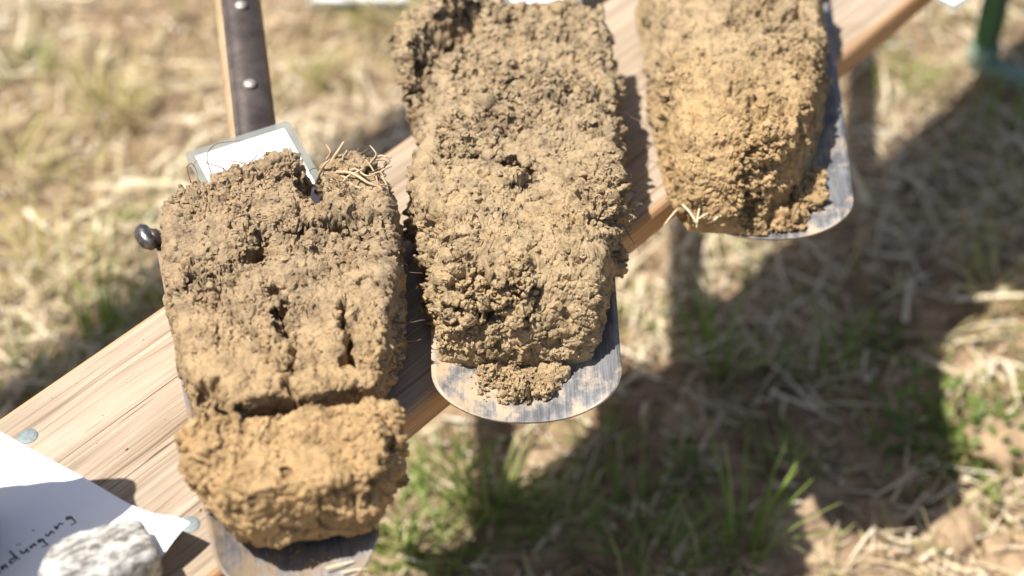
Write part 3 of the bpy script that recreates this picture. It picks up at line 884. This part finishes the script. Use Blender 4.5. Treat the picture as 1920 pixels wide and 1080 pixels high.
soil('soil_heap', FR2, left=[(900, 650), (888, 690), (902, 714), (945, 735)], right=[(1105, 640), (1092, 668), (1062, 705), (1035, 735)], front=(980, 741, .7), back=(985, 684, 1.0), H=1.0, mat=M_SOIL2,
     label='little heap of soil crumbs on the bare blade tip of the middle spade', cat='soil heap', seed=6, zmid=.9, base=.3, res=(150, 70, 26, 26), amp=(.42, .42, .22), ncrumb=900, nclod=110, clodr=(.14, .42), csize=.9, squ=.3)
soil('soil_heap', FR3, left=[(1490, 300), (1478, 350), (1465, 385), (1440, 410)], right=[(1545, 300), (1548, 345), (1538, 380), (1505, 412)], front=(1478, 424, .9), back=(1512, 312, 1.4), H=1.1, mat=M_SOIL3,
     label='crumbled soil heap beside the cut side of the golden block', cat='soil heap', seed=8, zmid=.9, base=.4, res=(60, 130, 26, 26), amp=(.3, .3, .16), ncrumb=700, nclod=50, clodr=(.14, .42), csize=1.0, squ=.3)
heap('scattered soil crumbs on the left edge of the middle blade', FR2, [(842, 655, .6), (848, 672, 1.0), (872, 700, .6), (915, 750, .8), (990, 735, 1.6)], .5, 110, .05, .28, 22, M_SOIL2)
heap('loose soil crumbs on the right end of the far right blade', FR3, [(1500, 330, .9), (1510, 375, 1.5), (1480, 405, 1.3), (1440, 425, .9), (1370, 432, .5)], .6, 200, .05, .3, 23, M_SOIL3)
heap('soil crumbs strewn on the blade below the ochre clod', FR1, [(480, 1045, 1.2), (560, 1062, 2.4), (640, 1048, 1.8), (670, 1035, .8)], .3, 150, .03, .16, 24, M_SOILC)

rgs = np.random.default_rng(88)
nsp = 420
tt = rgs.uniform(35, 190, nsp); nn_ = rgs.uniform(0.6, N1 - N0 - .6, nsp); rs_ = .025 + .12 * rgs.random(nsp) ** 4
cv, cf = crumbs(np.column_stack([tt, nn_, np.full(nsp, BZ) + rs_ * .6]), rs_, 89)
sp = add('spilled_soil', cv, cf, M_SOIL2, None, False, tuple(BN * N0 + np.array([0, 0, -BZ])), YAW)
tag(sp, 'specks of dry soil spilled over the bench top', 'soil', kind='stuff')

# ------------------------------------------------------------------ cards, paper, stone
def rounded_rect(w, h, r, n=5):
    out = []
    for cx, cy, a0 in ((w - r, h - r, 0), (r, h - r, 90), (r, r, 180), (w - r, r, 270)):
        for k in range(n + 1):
            a = math.radians(a0 + 90 * k / n); out.append((cx + r * math.cos(a), cy + r * math.sin(a)))
    return out

def prism(outline, z0, z1):
    n = len(outline)
    V = [(x, y, z0) for x, y in outline] + [(x, y, z1) for x, y in outline]
    F = [tuple(range(n))[::-1], tuple(range(n, 2 * n))] + [(i, (i + 1) % n, n + (i + 1) % n, n + i) for i in range(n)]
    return V, F

def laminated_card(label, corner, ex, w, h, pitch=0.0, roll=0.0, margin=.75):
    """corner: world cm; ex: direction (world, horizontal) of the card's first side; the second side is 90 degrees left of it"""
    root = empty('laminated_card', corner, math.atan2(ex[1], ex[0]))
    root.rotation_euler = (roll, pitch, math.atan2(ex[1], ex[0]))
    tag(root, label, 'card', 'laminated cards laid beside the spades')
    V, F = prism(rounded_rect(w, h, .45), 0, .05)
    add('film_pouch', V, F, M_FILM, root, smooth=False)
    V, F = prism([(margin, margin), (w - margin, margin), (w - margin, h - margin), (margin, h - margin)], .055, .085)
    add('paper_insert', V, F, M_PAPER, root, smooth=False)
    return root

c0 = U(541, 226, 8.4); cL = U(346, 294, 8.0); cR = U(607, 302, 5.0)
e1 = (c0 - cL); wc = np.linalg.norm(e1[:2]); 
# corner left -> corner top is the first side; the card runs to its right hand side, so start at the right top corner and go back
ex = (cL - c0)
laminated_card('laminated white card with clear border lying across the handle strap behind the split soil block', c0, ex, wc, 12.0, roll=-0.22)
c2 = U(1098, 12, 6.0)
laminated_card('laminated card just showing behind the top of the crumbly middle block', c2, U(950, 18, 6.0) - c2, 9.5, 10, roll=-.05) if False else None
d2 = np.array([math.cos(ang2 - math.pi / 2), math.sin(ang2 - math.pi / 2)])
a2 = U(948, 16, 7.5); b2 = U(1092, 8, 7.5)
laminated_card('laminated card just showing behind the top of the crumbly middle block', a2, b2 - a2, float(np.linalg.norm((b2 - a2)[:2])), 11, margin=.6)
a3 = U(1790, 20, .2)
laminated_card('laminated card whose corner juts over the bench edge beyond the golden block', a3, U(1850, -17, .2) - a3, 14, 10, margin=.7)
a4 = U(575, 9, -BZ + 2.5)
laminated_card('pale blurred card lying on the stubble far behind the bench', a4, U(775, 6, -BZ + 2.5) - a4, float(np.linalg.norm((U(775, 6, -BZ + 2.5) - a4)[:2])), 20, margin=1.0)

# sheet of paper with a curled corner
pc = U(357, 985, 2.5)           # the lifted corner
pe = U(0, 805, .4) ; pf = U(318, 1085, 1.8)
exv = (pe - pc)[:2]; exv /= np.linalg.norm(exv)       # along the upper edge, away from the corner
eyv = np.array([-exv[1], exv[0]])
if eyv @ (pf - pc)[:2] < 0: eyv = -eyv
gxp = np.linspace(0, 29.7, 50); gyp = np.linspace(0, 21, 40)
PX, PY = np.meshgrid(gxp, gyp, indexing='ij')
def paper_z(x, y):
    d = np.hypot(x, y * 1.1)
    curl = 2.3 * np.exp(-(d / 4.2) ** 2) + 1.0 * np.exp(-(x / 2.4) ** 2) * np.exp(-((y - 5) / 5) ** 2)
    ridge = .45 * np.exp(-(y / 2.5) ** 2) * np.exp(-((x - 10) / 5.) ** 2)
    return .12 + curl + ridge
edge_in = .55 * np.sin(np.clip((PX) / 16, 0, 1) * np.pi)       # the lift bows the upper edge
wx = pc[0] + exv[0] * PX + eyv[0] * PY; wy = pc[1] + exv[1] * PX + eyv[1] * PY
PZ = paper_z(PX, PY)
pv = np.stack([wx - pc[0], wy - pc[1], PZ], -1)
paper = empty('paper_sheet', (pc[0], pc[1], 0))
tag(paper, 'white paper sheet with handwriting and a curled corner, held down by a pale stone', 'paper')
mp = pv.reshape(-1, 3); K = len(mp)
pF = grid_faces(*PX.shape)
flip = np.cross(np.append(exv, 0), np.append(eyv, 0))[2] < 0
pa = add('sheet', np.concatenate([mp, mp - (0, 0, .025)]), np.concatenate([pF[:, ::-1] if flip else pF, (pF if flip else pF[:, ::-1]) + K]), M_PAPER, paper)

def on_paper(px, py):
    z = .5
    for _ in range(4):
        p = U(px, py, z)
        d = p[:2] - pc[:2]
        z = float(paper_z(d @ exv, d @ eyv))
    return np.array([p[0] - pc[0], p[1] - pc[1], z + .012])

# the handwriting: pen strokes read off the photograph, flat ribbons of ink on the sheet
strokes = [
    [(-60, 838), (-42, 860), (-22, 836), (-14, 815), (-5, 836), (8, 828)],
    [(12, 772), (22, 808), (34, 782), (46, 764), (56, 772), (62, 792), (76, 781)],
    [(148, 694), (118, 704), (96, 722), (90, 742), (104, 750), (124, 738), (142, 712), (150, 700)], [(86, 636), (104, 656), (140, 690), (164, 706), (182, 712)],
    [(180, 634), (190, 650), (206, 660), (222, 652), (236, 632), (243, 618), (247, 640), (254, 650), (266, 636)], [(146, 588), (158, 582)], [(172, 581), (188, 577)],
    [(266, 604), (274, 596), (282, 612), (292, 590), (304, 574), (312, 580), (318, 594), (328, 578)],
    [(376, 538), (356, 538), (344, 548), (354, 560), (370, 548), (386, 534), (394, 552), (412, 572), (432, 580), (408, 594), (376, 602)],
    [(410, 488), (420, 502), (434, 502), (448, 484), (460, 462), (468, 468), (478, 478), (492, 468)],
    [(490, 414), (500, 428), (510, 442), (520, 420), (534, 396), (546, 392), (556, 398), (574, 394)],
    [(640, 334), (614, 334), (598, 342), (606, 354), (626, 348), (644, 334), (652, 350), (668, 364), (682, 380), (664, 394), (636, 406)],
]
IV = []; IF = []
for st in strokes:
    pts = smooth_path([(x / 4.8, 900 + y / 4.8) for x, y in st], max(6, len(st) * 5))
    q = np.array([on_paper(x, y) for x, y in pts])
    T = np.gradient(q, axis=0); T[:, 2] = 0; T /= np.linalg.norm(T, axis=1, keepdims=True) + 1e-9
    S = np.stack([-T[:, 1], T[:, 0], 0 * T[:, 0]], -1)
    prs = .062 * (1 + .25 * np.sin(np.linspace(0, 5, len(q))))
    b0 = len(IV)
    for k in range(len(q)):
        IV += [q[k] + S[k] * prs[k], q[k] - S[k] * prs[k]]
    for k in range(len(q) - 1): IF.append((b0 + 2 * k + 1, b0 + 2 * k + 3, b0 + 2 * k + 2, b0 + 2 * k))
add('handwriting', IV, IF, M_INK, paper, smooth=False)

def boulder(name, centre, rz, half, power, seed, mat, amp, label, cat, n=90, facet=1.0, group=None, dz=0.0):
    """a rough stone: superellipsoid with worn facets and grain"""
    th = np.linspace(-np.pi / 2, np.pi / 2, n); ph = np.linspace(0, 2 * np.pi, 2 * n + 1)
    TH, PHI_ = np.meshgrid(th, ph, indexing='ij')
    D = np.stack([np.cos(TH) * np.cos(PHI_), np.cos(TH) * np.sin(PHI_), np.sin(TH)], -1).reshape(-1, 3)
    k = (np.abs(D) ** power).sum(1) ** (-1 / power)
    V = D * k[:, None]
    r = np.random.default_rng(seed)
    for _ in range(9):                                    # worn facets
        nn = r.normal(size=3); nn /= np.linalg.norm(nn); d = V @ nn; c = r.uniform(.86, 1.05)
        V = V - np.maximum(0, d - c)[:, None] * nn * .85 * facet
    V = V * np.array(half)
    s = max(half)
    V = V + D * (amp * (fbm(V / s * 2.2 + seed, seed, 3) + .45 * fbm(V / s * 8 + seed, seed + 4, 3)))[:, None]
    zl = V[:, 2].min() * .86
    V[:, 2] = np.maximum(V[:, 2], zl) - zl
    ob = add(name, V, grid_faces(*TH.shape)[:, ::-1], mat, None, True, centre, rz)
    ob.data.flip_normals()
    tag(ob, label, cat, group)
    return ob
sc_ = U(194, 1098, .2)
sdir = U(260, 1000, 3)[:2] - U(130, 1060, 3)[:2]
boulder('stone', (sc_[0], sc_[1], .2), math.atan2(sdir[1], sdir[0]), (4.1, 2.7, 2.2), 6.0, 5, M_STONE, .2, 'rough pale granite stone weighing down the white paper', 'stone', facet=1.0)

# unseen lumpy form added left of the view to cast the shadow across the paper
def shadow_lump():
    n, m = 46, 64
    t = np.linspace(0, 1, n); q = np.linspace(0, 2 * np.pi, m)
    T, Q = np.meshgrid(t, q, indexing='ij')
    rad = np.interp(T, [0, .03, .3, .8, .95, .985, 1], [.2, .9, .96, 1.0, .96, .75, .03])
    hx, hy = 6.0, 6.8
    lob = 1 + .05 * np.cos(5 * Q + 1.0) * T + .03 * np.sin(9 * Q + T * 5)
    sq = lambda t: np.sign(t) * np.abs(t) ** .55
    X = hx * rad * lob * sq(np.cos(Q)); Y = hy * rad * lob * sq(np.sin(Q))
    H = 9.5 + 17.0 * sstep(0.0, 3.6, Y) + .8 * np.sin(Y * 1.3) * T          # high at the back, low in front: shaped for its shadow, stone stays sunlit
    V = np.stack([X, Y, H * T], -1).reshape(-1, 3)
    V += .3 * fbm(V / 2.5, 77, 3)[:, None] * np.array([1, 1, .4])
    return V, grid_faces(n, m)
V, F = shadow_lump()
sk = add('shadow_lump', V, F, M_JUTE, None, True, (-43.6, 75.2, 0.0), math.radians(4))
tag(sk, 'unseen lumpy cloth form added on the bench to shade the paper sheet', 'shadow_lump')

# ------------------------------------------------------------------ roots and straw on the soil
def root_piece(info, name, img_pts, lifts, rad, mat, n=18, ends=(1.0, .35)):
    """a root that starts on the soil and runs through points given by pixel and height (cm, local)"""
    fr = info['fr']
    P = []
    for (x, y), z in zip(img_pts, lifts):
        if z is None: P.append(info['surf'](x, y) + np.array([0, 0, rad * .3]))
        else:
            l = to_local(fr, x, y, z); P.append(np.array([l[0], l[1], z]))
    path = smooth_path(P, n)
    path = path + (np.stack([vnoise(path / .7 + rad * 99, 5), vnoise(path / .7, 6), vnoise(path / .7, 7)], -1) * .06)
    V, F = tube(path, np.linspace(rad * ends[0], rad * ends[1], n), 5)
    o = add(name, V, F, mat, info['ob'])
    return o
H1 = 9.5
hair = [
    ([(392, 322), (388, 292), (402, 272), (430, 266), (455, 264)], [None, 10, 11, 11, 10.5]),
    ([(420, 312), (398, 308), (372, 300), (360, 312)], [None, 10, 10, 9.5]),
    ([(455, 306), (430, 300), (414, 290), (408, 284)], [None, 10, 10.3, 10.2]),
    ([(466, 306), (482, 290), (478, 272), (470, 268)], [None, 10, 10.6, 10.6]),
    ([(352, 335), (350, 318), (356, 308), (366, 316), (372, 330)], [None, 10, 10.4, 10, None]),
    ([(480, 305), (496, 290), (502, 278)], [None, 10, 10.2]),
    ([(752, 470), (762, 498), (768, 510), (792, 512)], [None, 6.5, 6, 6]),
    ([(744, 606), (766, 604), (798, 600)], [None, 5, 5]), ([(744, 642), (768, 640), (790, 636)], [None, 4.5, 4.5]), ([(742, 560), (756, 556), (760, 545)], [None, 5, 5.4]),
    ([(722, 440), (730, 458), (744, 466)], [None, None, None]), ([(480, 405), (520, 412), (560, 402), (585, 398)], [None, None, None, None]),
    ([(560, 412), (600, 400), (640, 396)], [None, None, None]), ([(338, 424), (350, 436), (362, 430)], [None, None, None]), ([(610, 330), (622, 322), (640, 330)], [None, 9.8, None]),
]
for pts, zz in hair: root_piece(B1, 'root', pts, zz, .065, M_HAIRROOT, 22)
rg = np.random.default_rng(5)
thick = [
    ([(606, 338), (624, 300), (646, 266)], [None, 10.2, 11.5], .26), ([(622, 345), (640, 306), (650, 282)], [None, 10, 11.3], .22), ([(590, 345), (604, 315), (618, 300)], [None, 10, 11], .18),
    ([(612, 300), (620, 286), (612, 272)], [9.9, 10.6, 11], .13), ([(632, 322), (662, 326), (692, 344), (724, 352)], [None, 10.2, 10.0, 9.6], .20), ([(640, 330), (668, 352), (700, 360), (716, 372)], [None, None, 9.5, None], .17),
    ([(652, 322), (690, 308), (712, 292), (728, 296)], [None, 10.3, 10.8, 10.6], .17), ([(690, 312), (706, 290), (694, 274)], [10.2, 11, 11.3], .11), ([(700, 330), (720, 318), (734, 312)], [9.8, 10.0, 9.8], .15),
    ([(668, 318), (690, 330), (712, 322), (722, 338)], [10, 10.2, 10, 9.6], .13), ([(686, 300), (700, 318), (708, 344)], [10.6, 10.2, 9.6], .12), ([(640, 345), (655, 330), (684, 316)], [None, 10, 10.3], .15),
    ([(704, 300), (722, 300), (732, 306)], [10.6, 10.4, 10.2], .12), ([(716, 330), (724, 346), (730, 366)], [9.8, 9.4, 9.0], .14), ([(700, 352), (716, 346), (738, 350)], [9.4, 9.6, 9.3], .08),
]
for pts, zz, r_ in thick: root_piece(B1, 'root', pts, [None if z is None else z + .5 for z in zz], r_ * .85, M_ROOT, 14, (1.0, .5))
for q in range(34):
    x = rg.uniform(604, 735); y = rg.uniform(285, 365) - (x - 604) * .05; a = rg.uniform(0, 6.28); ln = rg.uniform(14, 40)
    pts = [(x, y)]
    for k in range(3):
        a += rg.normal(0, .7); x += math.cos(a) * ln / 3; y += math.sin(a) * ln / 3 * .7; pts.append((min(x, 742), max(y, 262)))
    z0 = rg.uniform(9.6, 10.9)
    root_piece(B1, 'root', pts, [None, z0, z0 + rg.uniform(-.4, .4), z0 + rg.uniform(-.8, .3)], rg.uniform(.035, .085), M_HAIRROOT if q % 3 else M_ROOT, 12, (1, .5))
for pts, zz in [([(905, 110), (930, 125), (942, 145)], [None, None, None]), ([(765, 205), (762, 222), (772, 232), (790, 228)], [7.5, 7.2, 7.0, None]), ([(940, 230), (955, 262), (975, 270)], [None, None, None]),
                ([(1150, 210), (1176, 214), (1200, 228), (1216, 238)], [None, 6, 5.6, 5.2]), ([(1166, 420), (1178, 440), (1200, 475)], [None, 5, 4.4]), ([(1168, 405), (1172, 420), (1184, 412)], [None, 6, 6])]:
    root_piece(B2, 'root', pts, zz, .055, M_HAIRROOT, 16)
for pts, zz in [([(1200, 180), (1206, 205), (1212, 232)], [None, None, None])]: root_piece(B3, 'root', pts, zz, .14, M_ROOT, 12, (1, .7))

def straw_bits(fr, items, label, cat='straw'):
    """loose broken stalks lying on a blade, each a stalk of its own"""
    for (p0, p1, z0, z1, w), lab in zip(items, label):
        w *= .7
        a = np.append(to_local(fr, *p0, z0), z0); b = np.append(to_local(fr, *p1, z1), z1)
        mid = (a + b) / 2 + np.array([0, 0, .12]) + rg.normal(size=3) * .08
        path = smooth_path([a, mid, b], 8)
        V, F = tube(path, np.array([.8, 1, 1, .9, 1, 1, .9, .6]) * w, 6)
        V = np.array(V)
        o, eu, ev = fr
        ob = add('straw_stalk', V, F, M_STRAWBIT, None, True, (o[0], o[1], 0), math.atan2(ev[1], ev[0]) - math.pi / 2)
        tag(ob, lab, cat, 'broken straw stalks on the spades')
straw_bits(FR2, [((880, 662), (960, 672), 1.5, 1.4, .16), ((920, 665), (942, 690), 1.5, 1.0, .19), ((890, 650), (952, 664), 2.0, 1.9, .08), ((1030, 660), (1060, 650), 1.2, 1.8, .10)],
           ['long pale stalk lying under the front of the crumbly middle block', 'short broad stalk pointing down over the crumb heap', 'thin greenish stalk just above the long pale one', 'little bent stalk right of the crumb heap'])
straw_bits(FR3, [((1280, 384), (1308, 422), 3.6, 2.4, .18), ((1312, 386), (1306, 428), 3.4, 2.2, .13), ((1338, 414), (1358, 404), 2.4, 2.9, .15), ((1270, 392), (1244, 424), 2.4, 1.2, .12), ((1300, 416), (1330, 398), 2.5, 3.0, .11)],
           ['white stalk slanting down at the lower left of the golden block', 'upright stalk crossing the white slanting one', 'stubby pale stalk under the golden block', 'greenish stalk hanging over the bench edge by the golden block', 'thin stalk lying across the base of the upright one'])
straw_bits(FR1, [((610, 1066), (668, 1052), 1.0, 1.2, .13), ((640, 1074), (690, 1066), 1.2, 1.3, .12)], ['straw stalk on the blade below the ochre clod', 'second straw stalk nearest the blade tip below the ochre clod'])

# ------------------------------------------------------------------ field litter and plants
def strips(base, heading, length, width, rise, curl, seg=2, seed=0):
    """blades: base (n,3), heading angle, length, width, rise (angle from the ground), curl (change of rise along it)"""
    n = len(base)
    V = np.zeros((n, (seg + 1) * 2, 3))
    p = base.copy(); r = np.random.default_rng(seed)
    side = np.stack([-np.sin(heading), np.cos(heading), r.uniform(-.5, .5, n)], -1)
    hd = heading.copy(); ri = rise.copy()
    bend = r.normal(0, .25, n)
    for k in range(seg + 1):
        f = k / seg
        wk = (width * (1 - .75 * f ** 1.5))[:, None]
        V[:, 2 * k] = p + side * wk / 2; V[:, 2 * k + 1] = p - side * wk / 2
        st = length / seg
        p = p + np.stack([np.cos(hd) * np.cos(ri), np.sin(hd) * np.cos(ri), np.sin(ri)], -1) * st[:, None]
        ri = ri + curl / seg; hd = hd + bend / seg
    f0 = np.array([(2 * k, 2 * k + 1, 2 * k + 3, 2 * k + 2) for k in range(seg)])
    F = (f0[None] + (np.arange(n) * (seg + 1) * 2)[:, None, None]).reshape(-1, 4)
    return V.reshape(-1, 3), F

def field_points(n, x0, x1, y0, y1, seed, clump=None):
    r = np.random.default_rng(seed)
    x = r.uniform(x0, x1, n * 2); y = r.uniform(y0, y1, n * 2)
    if clump:
        d = fbm(np.stack([x / clump[0], y / clump[0], np.full(len(x), clump[1])], -1), seed, 3)
        k = r.random(len(x)) < sstep(-.35, .45, d)
        x, y = x[k], y[k]
    # litter thinned over an oval patch in front of the bench
    q = gpt(1480, 760); bare = np.exp(-(((x - q[0]) / 42) ** 2 + ((y - q[1]) / 34) ** 2) ** 2)
    k = r.random(len(x)) > bare * .25
    x, y = x[k], y[k]
    x, y = x[:n], y[:n]
    z = ground_z(x.astype(np.float32), y.astype(np.float32))
    return np.stack([x, y, z], -1)

AREA = (-150, 190, 0, 350)
def litter(name, n, seed, lmin, lmax, wmin, wmax, rise, curl, mat, label, clump=None, dz=0.4, hd=None, area=None):
    b = field_points(n, *(area or AREA), seed, clump)
    if area:                                              # only round the inner area that has its own litter
        b = b[(b[:, 0] < AREA[0]) | (b[:, 0] > AREA[1]) | (b[:, 1] < AREA[2]) | (b[:, 1] > AREA[3])]
    n = len(b)
    r = np.random.default_rng(seed + 1)
    b[:, 2] += dz * r.random(n) * 3 - .2
    h = r.uniform(0, 2 * np.pi, n) if hd is None else r.normal(hd, .9, n)
    V, F = strips(b, h, r.uniform(lmin, lmax, n), r.uniform(wmin, wmax, n), r.uniform(*rise, n), r.uniform(*curl, n), 2 if lmax < 12 else 3, seed)
    o = add(name, V, F, mat, None, True, (0, 0, -BZ))
    tag(o, label, name.split('_')[-1], kind='stuff')
    return o
litter('dry_straw', 30000, 101, 3, 10, .16, .5, (-.06, .22), (-.35, .1), M_STRAW, 'flattened dry straw covering the field floor', (30, 2.0), 1.1)
litter('chopped_straw', 26000, 103, 1, 4, .2, .6, (-.1, .3), (-.4, .2), M_STRAW, 'short chopped straw pieces on the field floor', None)
litter('yellow_grass', 8000, 105, 4, 10, .18, .42, (.35, 1.3), (-1.3, -.2), M_DRYGRASS, 'thin yellowing grass growing through the straw', (16, 5.0), .1)
litter('green_grass', 3000, 107, 4, 9, .2, .42, (.6, 1.4), (-1.1, -.1), M_GRASS, 'sparse green grass growing through the straw', (12, 8.0), .05)
M_LITTER = leaf_mat('brown_litter', [(0.0, (0.10, 0.065, 0.04)), (0.4, (0.20, 0.135, 0.08)), (0.8, (0.33, 0.235, 0.14)), (1.0, (0.46, 0.36, 0.23))], 0.7, 0.05)
litter('brown_litter', 24000, 113, 1.5, 6, .2, .6, (-.1, .45), (-.5, .2), M_LITTER, 'rotting brown stalks and leaves between the straw', None, .5)
litter('scattered_straw', 30000, 117, 5, 13, .4, .9, (-.06, .22), (-.35, .1), M_STRAW, 'straw strewn over the rest of the field', (60, 2.0), 1.0, area=(-420, 460, -160, 700))
# stout bleached stalks that catch the sun
litter('bleached_stalks', 2600, 109, 3, 12, .3, .95, (-.02, .3), (-.3, .05), M_STRAWBIT, 'stout bleached straw stalks lying on the field', (40, 3.0), 1.0)

def tuft_mesh(name, n, lmin, lmax, wmin, wmax, spread, rise, curl, mat, seed):
    r = np.random.default_rng(seed)
    q = r.uniform(0, 2 * np.pi, n); d = spread * np.sqrt(r.random(n))
    b = np.stack([d * np.cos(q), d * np.sin(q), np.full(n, -.6)], -1)
    V, F = strips(b, q + r.normal(0, .7, n), r.uniform(lmin, lmax, n), r.uniform(wmin, wmax, n), r.uniform(*rise, n), r.uniform(*curl, n), 5, seed)
    return mesh_data(name, V * .01, F, mat)
def weed_mesh(name, n, seed):
    """a low broad-leaved weed: pointed oval leaves on a rosette of short stems"""
    r = np.random.default_rng(seed); V = []; F = []
    for i in range(n):
        q = r.uniform(0, 2 * np.pi); rise = r.uniform(.2, 1.2); st = r.uniform(1.0, 7.5); ln = r.uniform(1.0, 2.5); w = ln * r.uniform(.35, .55)
        d = np.array([math.cos(q) * math.cos(rise), math.sin(q) * math.cos(rise), math.sin(rise)])
        s = np.array([-math.sin(q), math.cos(q), r.uniform(-.4, .4)]); up = np.cross(d, s)
        p = d * st + np.array([r.normal(0, .8), r.normal(0, .8), 0])
        droop = r.uniform(.1, .5)
        k = len(V)
        for f, ww in ((0, .08), (.25, .8), (.55, 1.0), (.8, .6), (1.0, .04)):
            c = p + d * ln * f - np.array([0, 0, droop * ln * f * f])
            V += [c + s * w / 2 * ww + up * .12 * ww, c - up * .12 * ww, c - s * w / 2 * ww + up * .12 * ww]
        for j in range(4):
            for m in (0, 1): F.append((k + 3 * j + m, k + 3 * j + m + 1, k + 3 * j + m + 4, k + 3 * j + m + 3))
    return mesh_data(name, np.array(V) * .01, F, mat=M_WEED)
TUFTS = {'tall': tuft_mesh('tall_tuft_blades', 34, 10, 20, .35, .7, 3.0, (.9, 1.5), (-1.0, -.1), M_GRASS, 31),
         'low': tuft_mesh('low_tuft_blades', 46, 5, 11, .3, .6, 3.6, (.5, 1.4), (-1.1, -.1), M_GRASS, 32),
         'dry': tuft_mesh('dry_tuft_blades', 60, 5, 12, .25, .5, 3.6, (.5, 1.4), (-1.3, -.1), M_DRYGRASS, 33),
         'weed': weed_mesh('weed_leaves', 120, 34)}
def plant(kind, px, py, label, s=1.0, rz=0.0):
    p = gpt(px, py)
    o = bpy.data.objects.new({'weed': 'leafy_weed'}.get(kind, 'grass_tuft'), TUFTS[kind]); COL.objects.link(o)
    o.location = (p[0] / 100, p[1] / 100, p[2] / 100); o.scale = (s, s, s); o.rotation_euler = (0, 0, rz)
    tag(o, label, 'weed' if kind == 'weed' else 'grass', 'plants standing in the stubble')
plants = [
    ('tall', 1390, 1040, 'tall green grass tuft in the deep shade near the bottom of the photo', .8), ('tall', 1330, 690, 'long dark green tuft in shade under the golden block', .8),
    ('tall', 905, 960, 'grass tuft standing in the shadow band below the silver blade tip', .8), ('low', 980, 960, 'low tuft at the edge of shade right of that shadow band', .8),
    ('low', 760, 960, 'sunlit yellow-green tuft right of the ochre clod', 1.0), ('low', 810, 1040, 'bright sunlit tuft at the bottom edge right of the leftmost blade', .9),
    ('low', 1125, 850, 'small shaded tuft right of the silver blade tip', .7), ('weed', 1730, 820, 'bright green leafy weed at the edge of the shade', 1.1), ('weed', 1815, 860, 'sunlit leafy weed next to the earth clods', 1.1),
    ('weed', 1290, 900, 'dark leafy weed in the middle of the shade', .7), ('weed', 1452, 690, 'small round-leaved weed in the shade below the golden block', .6), ('weed', 1640, 650, 'small weed at the upper side of the shade', .6),
    ('low', 1690, 160, 'small bright tuft in the sun by the green bench leg', .9), ('low', 1870, 250, 'shaded grass tuft below the green bench leg', 1.1), ('low', 1610, 60, 'yellow-green tuft behind the bench edge at the upper right', .7),
    ('tall', 190, 640, 'green tuft with broad blades rising behind the near bench edge', .75), ('low', 25, 720, 'green tuft at the left edge behind the bench', 1.0), ('low', 270, 600, 'green tuft beside the rolled spade tread', .9),
    ('low', 55, 130, 'green tuft in the upper left of the straw', .8), ('dry', 215, 210, 'yellow dry tuft left of the dark handle', 1.1), ('dry', 730, 45, 'yellow tuft behind the big crumbly lump', 1.2), ('low', 705, 30, 'yellow-green tuft beside the far pale card', .7),
    ('dry', 30, 330, 'pale dry tuft at the left edge', 1.2), ('dry', 560, 180, 'dry tuft right of the dark handle', .9), ('low', 255, 430, 'small green tuft above the rolled tread', .6), ('dry', 120, 520, 'dry tuft in the stubble left of the spades', 1.2),
    ('low', 1190, 960, 'shaded tuft left of the tall tuft at the bottom of the photo', .8), ('low', 1250, 1050, 'dim tuft at the bottom edge left of the tall shaded tuft', .9), ('low', 1470, 880, 'short shaded tuft between the tall tuft and the leafy weeds', .7),
    ('tall', 1560, 700, 'thin shaded tuft in the middle of the wide shade', .6), ('low', 840, 880, 'sunlit tuft just left of the narrow shadow band', .8), ('low', 740, 1060, 'sunlit tuft hugging the leftmost blade at the bottom', .8), ('low', 1060, 990, 'shaded tuft below the silver blade near the bottom edge', .8),
    ('low', 1380, 500, 'sunlit tuft between the two handle shadows and the golden block', .7), ('low', 1200, 600, 'light tuft just right of the silver blade', .7), ('low', 1900, 790, 'grass tuft at the right edge by the weeds', .9), ('dry', 1860, 560, 'bleached tuft in the sun at the right edge', 1.0),
]
for i, (k, px, py, lab, s) in enumerate(plants): plant(k, px, py, lab, s, i * 1.3)

M_CLOD = soil_mat('field_clod', (0.47, 0.33, 0.20), (0.47, 0.33, 0.20), -1, 1)
for i, (px, py, a, b, c, lab) in enumerate([(1895, 850, 5.5, 4, 2.4, 'largest pale earth clod on the ground at the right edge'), (1790, 1005, 3.2, 2.6, 1.6, 'earth clod on the sunny ground at the lower right'),
                                            (1655, 972, 2.4, 1.4, 1.0, 'small pale stone-like clod at the rim of the shade'), (1905, 1055, 4.2, 3.2, 1.6, 'brown earth clod in the bottom right corner')]):
    p = gpt(px, py)
    boulder('earth_clod', (p[0], p[1], p[2] - BZ - .3), i * 1.1, (a, b, c), 2.6, 60 + i, M_CLOD, .5, lab, 'clod', n=36, group='clods lying on the field')

# unseen beam on uprights, added to throw the long shadow behind the bench
nb = max(float(gpt(672, 268)[:2] @ BN[:2]), float(gpt(751, 217)[:2] @ BN[:2]))
slope_n = float((SUN_DIR.x * BN[0] + SUN_DIR.y * BN[1]) / -SUN_DIR.z)
fo = BN * (nb - 6.5 - 108 * slope_n)
shadow_caster = empty('shadow_rail', (fo[0], fo[1], -BZ), YAW)
tag(shadow_caster, 'unseen grey wooden beam added to shade the ground behind the bench', 'shadow_caster')
V, F = tube([(x, 0, 108) for x in np.linspace(-120, 330, 40)], [6.2 + .3 * math.sin(i * 1.7) for i in range(40)], 14)
add('caster_rail', V, F, M_RAIL, shadow_caster)
for x in (-100, 310):
    V, F = tube([(x, 0, z) for z in (-4, 30, 70, 110, 116)], [5.5, 5.3, 5.2, 5.0, 4.2], 14)
    add('caster_post', V, F, M_RAIL, shadow_caster)
